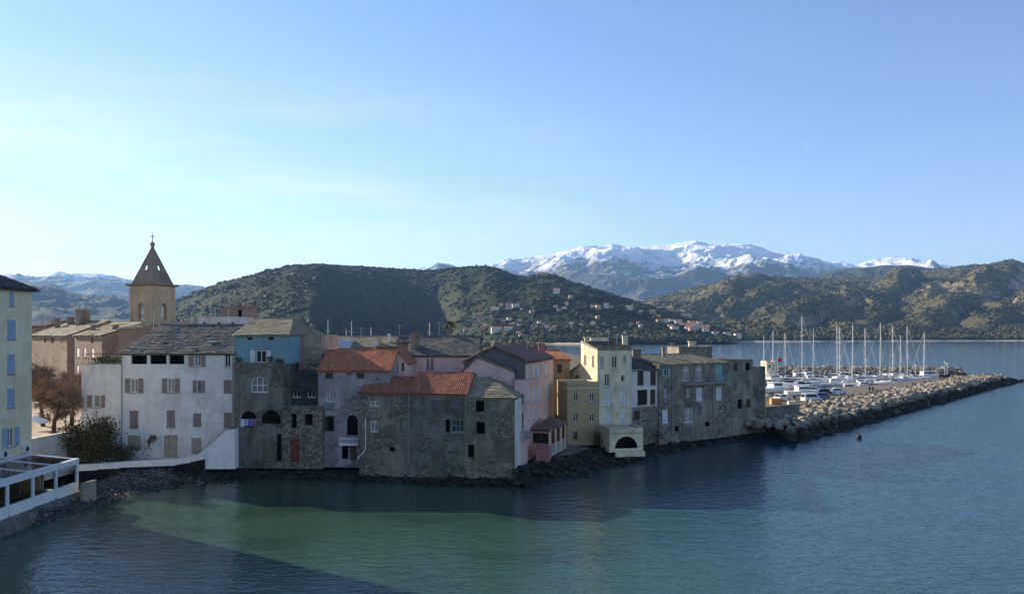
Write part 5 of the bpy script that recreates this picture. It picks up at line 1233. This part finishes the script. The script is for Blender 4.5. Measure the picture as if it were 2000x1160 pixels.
for px, py, Y, lab in ((640.5, 625, 200, 'bare white mast, tallest left of the mast pair above the stone roof'), (686.5, 627, 200, 'bare white mast just right of a very short one'), (676, 643, 205, 'very short white mast above the long stone roof'), (724.5, 640, 205, 'short white mast above the middle of the stone roof'), (839, 630, 210, 'white mast above the mossy roof left of the palm')):
    x = xat(px, Y); o = empty('mast', (x, Y, 1.35), lab, 'mast', 'masts rising behind the roofs'); mb = MB(); mb.tube((x, Y, 1.35), (x, Y, zat(py, Y)), .17, .1, 6); mb.build('pole', M['alu'], o)
    mb = MB(); z = zat(py, Y)*.86; mb.tube((x-.7, Y, z), (x+.7, Y, z), .05, n=4); mb.build('crosstree', M['alu'], o)

# two walkers
def person(q, rz, lab, top, legs):
    o = empty('person', (0, 0, 0), lab, 'person', 'walkers on the quay')
    V = [(0, 0, .92), (0, 0, 1.15), (0, 0, 1.42), (0, 0, 1.55), (.02, 0, 1.68), (.1, -.1, .86), (.16, -.11, .48), (.04, -.11, .06), (.18, -.11, .03), (-.06, .1, .86), (-.04, .11, .48), (-.2, .11, .08), (-.08, .11, .04),
         (0, -.2, 1.4), (-.06, -.25, 1.12), (.02, -.24, .86), (0, .2, 1.4), (.08, .25, 1.13), (.2, .24, .9)]
    E = [(0, 1), (1, 2), (2, 3), (3, 4), (0, 5), (5, 6), (6, 7), (7, 8), (0, 9), (9, 10), (10, 11), (11, 12), (2, 13), (13, 14), (14, 15), (2, 16), (16, 17), (17, 18)]
    rad = [.16, .15, .17, .07, .115, .1, .07, .05, .045, .1, .07, .05, .045, .08, .055, .045, .08, .055, .045]
    me = bpy.data.meshes.new('body'); me.from_pydata(V, E, []); me.materials.append(plain('dark_clothes_'+lab[:5], top, .9)); b = bpy.data.objects.new('body', me); COL.objects.link(b); b.parent = o
    md = b.modifiers.new('skin', 'SKIN')
    for v, r_ in zip(me.skin_vertices[0].data, rad): v.radius = (r_, r_)
    me.skin_vertices[0].data[0].use_root = True
    b.modifiers.new('sub', 'SUBSURF').levels = 1
    mb = MB(); mb.blob((0.0, 0, 1.71), .135, 2, .05, (1, .95, .9)); mb.build('hair', plain('dark_hair', (.03, .02, .015), .8), o, True)
    o.location = q; o.rotation_euler.z = rz
person(ground(1698.5, 768, 1.3), 1.9, 'person in dark clothes walking on the quay, the left of two', (.03, .03, .035), None)
person(ground(1705, 768, 1.3), 1.8, 'person in dark jacket walking on the quay, the right of two', (.045, .03, .03), None)

# ------------------------------------------------------------------ veranda, garden walls, square
V = empty('veranda', (-43, 68, 1.2), 'white glazed veranda with a glass panel roof at the foot of the yellow building', 'veranda')
xf, xb, y0, y1, zb, zr = -41.0, -45.3, 52.0, 77.0, 1.3, 4.1
WV = Wall((xf, y0), (xf, y1)); ys = [y1-3.55*k for k in range(8) if y1-3.55*k >= y0]
mb = MB(); mb.box(xf-.08, xf+.22, y0, y1+.15, zr-.4, zr)
for y in ys: mb.box(xf-.06, xf+.2, y-.12, y+.12, zb, zr-.4)
for y in ys: mb.box(xb+.1, xb+.3, y-.1, y+.1, zb, zr+.2)
mb.box(xb, xf-.08, y1-.05, y1+.15, zr-.45, zr-.02); mb.build('frame', M['steel'], V)
mb = MB(); mb.box(xb-.02, xb+.12, y0, y1+.1, zr+.3, zr+.62)
for y in ys: mb.hexa([(xf-.1, y-.11, zr-.02), (xf-.1, y+.11, zr-.02), (xb+.1, y+.11, zr+.33), (xb+.1, y-.11, zr+.33)], [(xf-.1, y-.11, zr+.1), (xf-.1, y+.11, zr+.1), (xb+.1, y+.11, zr+.5), (xb+.1, y-.11, zr+.5)])
mb.hexa([(xf-.12, y0, zr), (xf+.25, y0, zr), (xf+.25, y1+.15, zr), (xf-.12, y1+.15, zr)], [(xf-.12, y0, zr+.13), (xf+.25, y0, zr+.1), (xf+.25, y1+.15, zr+.1), (xf-.12, y1+.15, zr+.13)]); mb.build('roof_frame', M['steel'], V)
for a, b in zip(ys, ys[1:]):
    mb = MB(); mb.poly((xf-.1, b+.1, zr+.05), (xf-.1, a-.1, zr+.05), (xb+.1, a-.1, zr+.42), (xb+.1, b+.1, zr+.42)); mb.build('roof_pane', M['glass'], V)
    mb = MB(); mb.poly((xf+.02, b+.12, zb+.75), (xf+.02, a-.12, zb+.75), (xf+.02, a-.12, zr-.4), (xf+.02, b+.12, zr-.4)); mb.build('side_pane', M['clear'], V)
mb = MB(); mb.poly((xb, y1+.02, zb+.7), (xf, y1+.02, zb+.7), (xf, y1+.02, zr-.45), (xb, y1+.02, zr-.45)); mb.build('side_pane', M['clear'], V)
for k, (a, b) in enumerate(zip(ys, ys[1:])):
    mb = MB(); o_ = .25 if k % 3 != 1 else .12; mb.box(xf-.05, xf+o_, b+.13, a-.13, zb-.35, zb+.72); mb.build('parapet_panel', M['wframe'], V)
mb = MB(); mb.box(xb+.05, xf+.1, y0, y1+.1, zb-.15, zb); mb.build('floor', M['concrete'], V)
mb = MB(); mb.hexa([(-46, y0, -.4), (-39.6, y0, -.4), (-39.9, y1+.8, -.4), (-46, y1+.8, -.4)], [(-46, y0, 1.1), (-40.7, y0, 1.1), (-40.7, y1+.5, 1.1), (-46, y1+.5, 1.1)]); mb.build('sea_wall', M['grey'], None, label='dark stone sea wall carrying the white veranda', cat='wall')
a, b = at(160, 957, 75.8), at(188, 937, 77.5); mb = MB(); W = Wall((a.x, a.y), (b.x, b.y)); W.box(mb, 0, W.L, 0, .25, .2, zat(940, 76.6)); mb.build('block_wall', M['beige'], None, label='short rusty beige wall stub at the end of the veranda', cat='wall')
mb = MB(); W = wpx(60, 84.2, 131, 90.0); W.box(mb, 0, W.L, 0, .5, 1.0, 5.0); W.box(mb, -.05, W.L+.05, -.06, .56, 5.0, 5.12); mb.build('retaining_wall', M['white2'], None, label='pale retaining wall of the square behind the veranda', cat='wall')
mb = MB()
P0 = [(140, 908.8, 87.3), (190, 905, 88.9), (233, 902, 90.0), (343, 896.5, 91.0), (372, 891, 90.9), (398, 884.5, 90.7)]
for (xa, ya, Ya), (xc, yc, Yc) in zip(P0, P0[1:]):
    a, b = at(xa, ya, Ya), at(xc, yc, Yc); n_ = Vector((a.y-b.y, b.x-a.x, 0)).normalized()*.5; dn = lambda h: Vector((0, 0, h)); e_ = n_.normalized()*.06
    mb.mi = 0; mb.hexa([a-dn(.62), b-dn(.7), b+n_-dn(.7), a+n_-dn(.62)], [a, b, b+n_, a+n_])
    mb.mi = 1; mb.hexa([a-dn(3)+e_, b-dn(3)+e_, b+n_-dn(3), a+n_-dn(3)], [a-dn(.624)+e_, b-dn(.704)+e_, b+n_-dn(.704), a+n_-dn(.624)])
mb.build('path_wall', [M['bright'], M['darkrock']], None, label='low white wall running along the beach below the white house', cat='wall')
q = at(66, 860, 87); q.z = 4.5; o = empty('parasol', q, 'white parasol on the square beside the yellow building', 'parasol')
mb = MB(); mb.tube(q, q+Vector((0, 0, 2.3)), .035, n=6); mb.build('pole', M['steel'], o)
mb = MB(); tp = q+Vector((0, 0, 2.75)); rg = [q+Vector((1.35*math.cos(k*math.pi/4), 1.35*math.sin(k*math.pi/4), 2.15)) for k in range(8)]
for k in range(8): mb.poly(rg[k], rg[(k+1) % 8], tp); mb.poly(rg[k], rg[(k+1) % 8], rg[(k+1) % 8]-Vector((0, 0, .22)), rg[k]-Vector((0, 0, .22)))
mb.build('canopy', M['wframe'], o)
for px, Y, h_ in ((61.5, 86.5, 5.6),):
    q = Vector((xat(px, Y), Y, 4.5)); mb = MB(); mb.tube(q, q+Vector((0, 0, h_-1.5)), .06, n=6); mb.tube(q+Vector((0, 0, h_-1.5)), q+Vector((.5, 0, h_-1.45)), .04, n=5); mb.box(q.x+.35, q.x+.75, q.y-.1, q.y+.1, 4.5+h_-1.52, 4.5+h_-1.42)
    mb.build('lamp_post', M['steel'], None, label='thin grey lamp post on the square at the yellow wall corner', cat='lamp post')
for px, Y in ((128, 93),):
    q = Vector((xat(px, Y), Y, 4.5)); mb = MB(); mb.tube(q, q+Vector((0, 0, 2.6)), .05, n=6); mb.build('post', M['iron'], None, label='thin dark post beside the crooked tree trunk', cat='post')

# ------------------------------------------------------------------ trees and plants
def leaf_mat(name, cols):
    t = NT(name); isl = t.n('NewGeometry', out=8); cr = t.t.nodes.new('ShaderNodeValToRGB'); t.t.links.new(isl, cr.inputs[0]); e = cr.color_ramp.elements
    while len(e) < len(cols): e.new(.5)
    for i, cc in enumerate(cols): e[i].position = i/(len(cols)-1); e[i].color = (*cc, 1)
    c = t.mix(t.mul(t.ramp(t.noise(t.pos(), .5, 5), .42, .62), .4), cr.outputs[0], tuple(x*.45 for x in cols[0]))
    return t.out(c, .8, None, .2)
M['twigs'] = leaf_mat('bare_brown_twigs', [(.34, .23, .16), (.44, .31, .22), (.26, .18, .13), (.5, .36, .26)])
M['leaf_dark'] = leaf_mat('dark_shrub_leaves', [(.03, .045, .018), (.055, .06, .025), (.08, .06, .03), (.11, .095, .04)])
M['leaf_green'] = leaf_mat('green_leaves', [(.03, .06, .018), (.06, .10, .03), (.09, .12, .04), (.045, .08, .03)])
M['bark'] = plain('bark', (.075, .055, .04), .9, .3, 2)
def branch(mb, tw, a, d, ln, r_, lev):
    b = a+d*ln; mb.tube(a, b, r_, r_*.68, 5 if r_ > .05 else 3, False)
    if lev == 0:
        for k in range(7):
            dd = (d+Vector((random.gauss(0, .6), random.gauss(0, .6), random.gauss(.05, .5)))).normalized(); s_ = a.lerp(b, random.random()); e_ = s_+dd*random.uniform(.35, .9); side = dd.orthogonal().normalized()*.022
            tw.add([s_-side, s_+side, e_], [[0, 1, 2]]); side = dd.cross(side); tw.add([s_-side, s_+side, e_], [[0, 1, 2]])
        return
    for k in range(3 if lev > 2 else 4):
        dd = (d+Vector((random.gauss(0, .6), random.gauss(0, .6), random.gauss(.02, .42)))).normalized()
        branch(mb, tw, a.lerp(b, random.uniform(.55, 1)), dd, ln*random.uniform(.62, .9), r_*.6, lev-1)
def bare_tree(px, py, Y, z0, hgt, lean, lab):
    q = Vector((xat(px, Y), Y, z0)); o = empty('bare_tree', q, lab, 'tree', 'bare trees on the square'); mb, tw = MB(), MB()
    m = q+Vector((lean*.3, 0, hgt*.2)); f = m+Vector((lean*.7, .2, hgt*.16)); mb.tube(q, m, .28, .22, 7, False); mb.tube(m, f, .22, .18, 7, False)
    for k in range(9):
        a = k*2.4+random.random(); d = Vector((math.cos(a)*.75, math.sin(a)*.7, (.05, .55, 1.2)[k % 3]+random.uniform(-.1, .2))).normalized(); branch(mb, tw, f, d, hgt*random.uniform(.11, .21), .11, 4)
    mb.build('trunk', M['bark'], o); tw.build('crown', M['twigs'], o)
bare_tree(104, 850, 93, 4.4, 8.5, .5, 'brown bare tree with the crooked dark trunk on the square')
bare_tree(84, 830, 101, 4.4, 9.5, -.5, 'brown bare tree behind the crooked one, close to the yellow building')
bare_tree(140, 830, 101, 4.4, 8.5, .2, 'brown bare tree whose twigs touch the white terrace wing')
def shrub(name, c, rad, n, size, mat, lab, cat='shrub', group=None, z0=None, sub=9):
    z0 = c[2]-rad[2] if z0 is None else z0; o = empty(name, (c[0], c[1], z0), lab, cat, group); mb = MB(); C = Vector(c)
    cl = [C+Vector((random.uniform(-1, 1)*rad[0]*.7, random.uniform(-1, 1)*rad[1]*.7, random.uniform(-.75, .8)*rad[2]*.75)) for _ in range(sub)]
    for k in range(n):
        p = random.choice(cl)+Vector((random.gauss(0, .3)*rad[0], random.gauss(0, .3)*rad[1], random.gauss(0, .28)*rad[2]))
        if p.z < z0+.05: p.z = z0+.05+random.random()*.3
        u = Vector((random.gauss(0, 1), random.gauss(0, 1), random.gauss(0, 1))).normalized(); v = u.orthogonal().normalized(); s_ = size*random.uniform(.6, 1.4)
        mb.poly(p-u*s_, p+v*s_*.5, p+u*s_, p-v*s_*.5)
    mb.build('foliage', mat, o); mb = MB()
    for q in cl[:4]: mb.tube((c[0], c[1], z0), q, .06, .02, 4, False)
    mb.build('stem', M['bark'], o); return o
shrub('shrub', at(176, 858, 90) - Vector((0, 0, .3)), (2.7, 1.6, 2.6), 5200, .14, M['leaf_dark'], 'big dark evergreen shrub against the white terrace wing', z0=1.2, sub=16)
shrub('shrub', at(205, 890, 90.5), (2.6, 1.2, .9), 1500, .12, M['leaf_dark'], 'low dark brushwood spreading at the foot of the white house', z0=1.2)
shrub('shrub', at(246, 880, 91.8), (2.2, .6, .9), 700, .10, M['leaf_dark'], 'thin creeper stems along the lower white house wall', z0=1.2)
shrub('shrub', at(290, 858, 92.2), (.8, .3, .5), 160, .10, M['leaf_dark'], 'small dark creeper tuft by the boarded garage door', z0=3.2, sub=4)
shrub('shrub', at(166, 712, 95.0)+Vector((1.5, 1.0, .4)), (1.6, .6, .5), 500, .10, M['leaf_green'], 'green planting along the roof terrace railing', 'plants', z0=zat(712, 93.4)-.2)
shrub('shrub', at(222, 706, 95.0), (1.0, .6, .5), 350, .10, M['leaf_green'], 'green terrace plants close to the white house wall', 'plants', z0=zat(712, 93.4)-.2)
for px, r_, lab in ((465, .42, 'ledge plant left of the white shutters on the blue house'), (528, .36, 'ledge plant under the right white shutter of the blue house'), (546, .42, 'ledge plant at the right end of the blue house ledge')):
    q = at(px, 706, 92.25); shrub('ledge_plant', (q.x, q.y, zat(709, 92)+r_), (r_, .22, r_), 120, .09, M['leaf_green'], lab, 'plant', 'plants on the ledge of the blue house', sub=3)
shrub('shrub', at(1166, 857, 104), (.5, .4, .95), 400, .10, M['leaf_dark'], 'dark bush growing between the ochre wing and the boathouse', z0=zat(868, 104))
shrub('shrub', at(1281, 850, 109), (1.0, .6, 1.0), 350, .10, M['leaf_dark'], 'dark weeds growing right of the arched boathouse', z0=.8)
q = at(881, 655, 170); o = empty('palm_tree', (q.x, q.y, 1.35), 'lone palm tree standing behind the mossy stone roof', 'palm tree'); mb = MB(); hd = Vector((q.x, q.y, zat(632, 170))); 
for k in range(8): mb.tube(Vector((q.x, q.y, 1.35)).lerp(hd, k/8), Vector((q.x, q.y, 1.35)).lerp(hd, (k+1)/8), .2-.008*k, .17-.008*k, 7, False)
mb.build('trunk', M['bark'], o); mb = MB()
for k in range(34):
    a = k*2.4; up = random.uniform(-.2, 1.1); p = hd.copy(); d = Vector((math.cos(a), math.sin(a), up)).normalized(); sd = Vector((-math.sin(a), math.cos(a), 0))
    for j in range(7):
        e_ = p+d*.3
        for s_ in (-1, 1): mb.add([p, e_, e_+sd*s_*.42*(1-j*.1)-Vector((0, 0, .18))+d*.15], [[0, 1, 2]])
        p = e_; d = (d+Vector((0, 0, -.22))).normalized()
mb.build('crown', M['leaf_green'], o)

# woods that read as masses: maquis on the hill, scrub on the far slopes, pines along the bay
M['wood'] = leaf_mat('maquis_crowns', [(.011, .021, .008), (.016, .03, .011), (.024, .038, .014), (.013, .026, .01), (.032, .044, .02)])
M['wood2'] = leaf_mat('olive_scrub_crowns', [(.042, .05, .02), (.064, .07, .03), (.092, .088, .042), (.052, .06, .025), (.12, .104, .056)])
mb = MB(); n = 0
while n < 19000:
    px, tt = random.uniform(330, 1420), random.random()**1.15*1.02
    if noise.noise(Vector((px*.02, tt*9, 4))) < -.02 and tt < .95 and random.random() < .85: continue
    q = main_pt(px, tt); r_ = random.choice((.8, 1.1, 1.5, 1.9, 2.4, 3.2, 4.2))*random.uniform(.8, 1.2)*(1.25 if tt < .12 else 1); mb.blob(q+Vector((0, 0, r_*.15)), r_, 1, .7, (1.2, 1, .5)); n += 1
for px, r_ in ((562, 7), (567, 5), (574, 5), (540, 4), (528, 4), (500, 4), (1082, 4), (948, 4), (930, 4), (700, 3)):
    q = main_pt(px, 1.0); 
    for k in range(5): mb.blob(q+Vector((random.uniform(-.5, .5)*r_, random.uniform(-.5, .5)*r_, r_*random.uniform(.3, .9))), r_*.55, 1, .7)
mb.build('woodland', M['wood'], None, kind='stuff', label='maquis and small trees covering the dark wooded hill', cat='woodland')
mb = MB(); n = 0
while n < 12000:
    px, tt = random.uniform(1230, 2080), random.random()**1.5
    if noise.noise(Vector((px*.016, tt*8, 7))) < -.12: continue
    q = right_pt(px, tt); r_ = random.uniform(1.8, 4.8); mb.blob(q+Vector((0, 0, r_*.25)), r_, 1, .7, (1.1, 1, .75)); n += 1
mb.build('woodland', M['wood2'], None, kind='stuff', label='olive scrub scattered over the dry slopes across the bay', cat='scrub')
mb = MB()
for k in range(2600):
    px = random.uniform(1040, 2060); f = main_pt if px < 1330 else right_pt; tt = random.random()**2*.09
    if px > 1620 and random.random() < .5: continue
    q = f(px, tt); r_ = random.uniform(2.5, 5.5)
    for j in range(3): mb.blob(q+Vector((random.uniform(-.6, .6)*r_, random.uniform(-.6, .6)*r_, r_*random.uniform(.4, 1.2))), r_*random.uniform(.45, .7), 1, .7)
mb.build('woodland', M['wood2'], None, kind='stuff', label='belt of pines and gardens along the bay shore', cat='woodland')
mb = MB()
for k in range(900):
    px = random.uniform(540, 1060); Y = random.uniform(330, 1000); q = Vector((xat(px, Y), Y, 1.3)); r_ = random.uniform(2, 4.5)
    for j in range(3): mb.blob(q+Vector((random.uniform(-.6, .6)*r_, random.uniform(-.6, .6)*r_, r_*random.uniform(.4, 1.1))), r_*random.uniform(.45, .7), 1, .7)
mb.build('woodland', M['wood2'], None, kind='stuff', label='trees on the flat land between the town and the hill', cat='woodland')

# ------------------------------------------------------------------ villas on the hill and the village by the bay
CM = {'w': plain('villa_white', (.74, .7, .64), .9, .06), 'p': plain('villa_pink', (.6, .42, .34), .9, .08), 'o': plain('villa_orange', (.55, .27, .14), .9, .1), 'y': plain('villa_yellow', (.62, .52, .3), .9, .08), 'b': plain('villa_stone', (.38, .32, .26), .9, .1)}
RMt = plain('villa_red_roof', (.34, .18, .12), .9, .15); RMb = plain('villa_brown_roof', (.25, .17, .13), .9, .15)
def villa(px0, px1, py0, py1, c, lab, grp, rm=RMt, fn=None):
    px = (px0+px1)/2
    cands = [on_terrain(f, px, py1) for f in ([fn] if fn else [main_pt, right_pt])]
    cands = [q for q in cands if abs(HZ-(q.z-H)/q.y*F-py1) < 4] or cands
    q = min(cands, key=lambda v: v.y); Y = q.y; wd = (px1-px0)/F*Y; hh = max(3.2, (py1-py0)/F*Y); dp = min(max(7, wd*.7), 12); rz = random.uniform(-.35, .25)
    o = empty('villa', (q.x, q.y, q.z-1), lab, 'house', grp); c_, s_ = math.cos(rz), math.sin(rz)
    T_ = lambda x, y, z: Vector((q.x+x*c_-y*s_, q.y+x*s_+y*c_, q.z+z))
    ht = hh*.78; a = wd/2
    mb = MB(); b4 = [(-a, 0), (a, 0), (a, dp), (-a, dp)]
    mb.hexa([T_(x, y, -4) for x, y in b4], [T_(x, y, ht) for x, y in b4]); mb.poly(T_(-a, 0, ht), T_(-a, dp/2, hh), T_(-a, dp, ht)); mb.poly(T_(a, 0, ht), T_(a, dp/2, hh), T_(a, dp, ht)); wl = mb.build('wall', CM[c], o)
    mb = MB(); e = .4
    for y0_, y1_ in ((-e, dp/2), (dp+e, dp/2)): mb.hexa([T_(-a-e, y0_, ht-.1), T_(a+e, y0_, ht-.1), T_(a+e, y1_, hh-.05), T_(-a-e, y1_, hh-.05)], [T_(-a-e, y0_, ht+.15), T_(a+e, y0_, ht+.15), T_(a+e, y1_, hh+.2), T_(-a-e, y1_, hh+.2)])
    mb.build('roof', rm, o)
    n_ = max(2, int(wd/3))
    for k in range(n_):
        x = -a+wd*(k+.5)/n_
        mb = MB(); mb.hexa([T_(x-.5, -.05, ht*.3), T_(x+.5, -.05, ht*.3), T_(x+.5, 0, ht*.3), T_(x-.5, 0, ht*.3)], [T_(x-.5, -.05, ht*.75), T_(x+.5, -.05, ht*.75), T_(x+.5, 0, ht*.75), T_(x-.5, 0, ht*.75)]); mb.build('window', M['void'], o)
G1 = 'villas scattered over the wooded hill'
for x0, x1, y0, y1, c, lab in [(1052, 1068, 531, 538, 'y', 'yellowish villa on the shoulder of the wooded hill against the mountain'), (1080, 1092, 564, 574, 'w', 'white villa high on the wooded hill below the yellowish one'), (1112, 1119, 576, 584, 'b', 'small pale stone villa right of the high white villa'),
      (960, 974, 600, 606, 'w', 'low white villa left of the large brown villas mid slope'), (988, 1000, 592, 605, 'p', 'large rosy villa in the middle of the wooded slope'), (1001, 1015, 594, 604, 'w', 'white villa adjoining the large rosy villa mid slope'),
      (903, 910, 613, 619, 'w', 'tiny bright white house left of the pink villas above the palm'), (924, 934, 612, 620, 'w', 'white villa beside the pink one above the orange tower house'), (934, 946, 611, 620, 'p', 'pink villa above the orange tower house'),
      (1098, 1107, 600, 606, 'w', 'small white villa alone in mid slope left of the yellow one'), (1165, 1174, 596, 605, 'y', 'yellow villa on the right slope of the wooded hill'), (1179, 1189, 593, 603, 'w', 'white villa right of the yellow villa on the right slope'), (1190, 1198, 597, 606, 'b', 'stone villa right of the yellow and white villas'),
      (1222, 1235, 597, 606, 'w', 'pale villa low on the right shoulder of the wooded hill'), (1268, 1280, 606, 613, 'b', 'stone villa at the right end of the wooded hill'),
      (938, 949, 637, 656, 'o', 'tall orange house at the foot of the wooded hill'), (960, 980, 638, 649, 'w', 'wide white house right of the tall orange house'), (984, 1000, 638, 648, 'w', 'second wide white house right of the tall orange one'), (1058, 1072, 635, 647, 'w', 'white villa with red roof near the shore trees'), (1070, 1083, 640, 650, 'w', 'white villa just below and right of the red roofed one by the shore'), (1040, 1047, 648, 654, 'w', 'small bright white house lowest by the shore trees')]:
    villa(x0, x1, y0, y1, c, lab, G1, RMt if c != 'b' else RMb)
G2 = 'houses of the village across the bay'
for k in range(30):
    px = 1288+random.random()**.9*95; py = 630+random.random()*18+max(0, (px-1340))*.1; wd = random.uniform(8, 15)
    villa(px, px+wd, py-random.uniform(6, 9), py, random.choice('wwpwpy'), 'small pale house with a red roof in the village across the bay', G2, RMt if random.random() < .8 else RMb)
villa(1329, 1350, 613, 619, 'y', 'long tan house standing alone above the village', 'farmhouses on the far slopes', RMb); villa(1337, 1347, 587, 594, 'b', 'old stone house high on the far slope', 'farmhouses on the far slopes', RMb); villa(1349, 1358, 588, 594, 'b', 'stone house beside the old one high on the far slope', 'farmhouses on the far slopes', RMb)
for px, py, lab in ((1392, 654, 'white house by the shore right of the village'), (1415, 655, 'pale house near the smoke at the shore'), (1436, 657, 'low house by the far beach')): villa(px, px+13, py-6, py, 'w', lab, 'houses by the far beach')

for k in range(46):
    if k < 24: px, py = random.uniform(905, 1290), random.uniform(596, 652)
    else: px, py = random.uniform(880, 1300), random.uniform(634, 660)
    wd = random.uniform(5, 11)
    villa(px, px+wd, py-random.uniform(4.5, 7), py, random.choice('wwwpyb'), 'tiny pale house half hidden among the trees of the hill foot', 'tiny houses among the trees of the hill foot', RMt if random.random() < .6 else RMb, main_pt)

# faint daytime moon
mb = MB(); mq = at(1578, 283, 30000); r_ = 105
n = 16; out = [(r_*math.sin(math.pi*k/n)*-1, r_*math.cos(math.pi*k/n)) for k in range(n+1)]; inn = [(r_*.62*math.sin(math.pi*k/n)*-1, r_*math.cos(math.pi*k/n)) for k in range(n+1)]
for k in range(n):
    mb.hexa([mq+Vector((*out[k][:1], 0, out[k][1])), mq+Vector((out[k+1][0], 0, out[k+1][1])), mq+Vector((inn[k+1][0], 0, inn[k+1][1])), mq+Vector((inn[k][0], 0, inn[k][1]))],
            [mq+Vector((out[k][0], 12, out[k][1])), mq+Vector((out[k+1][0], 12, out[k+1][1])), mq+Vector((inn[k+1][0], 12, inn[k+1][1])), mq+Vector((inn[k][0], 12, inn[k][1]))])
t = NT('moonlight'); M['moon'] = t.out((0, 0, 0), 1, None, 0, Emission__Color=(.25, .36, .49, 1), Emission__Strength=1.0)
mb.build('moon', M['moon'], None, label='faint pale crescent moon in the blue sky', cat='moon')

# ------------------------------------------------------------------ haze
mb = MB(); mb.box(-11000, 11000, -300, 16000, -3.5, 1500); hz = mb.build('haze', [], None, kind='stuff', label='thin blue winter haze over the bay', cat='haze')
hm = bpy.data.materials.new('winter_haze'); hm.use_nodes = True; t_ = hm.node_tree; t_.nodes.remove(t_.nodes['Principled BSDF']); pv = t_.nodes.new('ShaderNodeVolumePrincipled')
pv.inputs['Color'].default_value = (.32, .57, 1, 1); pv.inputs['Density'].default_value = 4.8e-5; pv.inputs['Anisotropy'].default_value = .2
t_.links.new(pv.outputs[0], t_.nodes['Material Output'].inputs['Volume']); hz.data.materials.append(hm)
hz.display_type = 'WIRE'
sc.cycles.volume_bounces = 0; sc.cycles.max_bounces = 6; sc.cycles.diffuse_bounces = 3; sc.cycles.caustics_reflective = False; sc.cycles.caustics_refractive = False
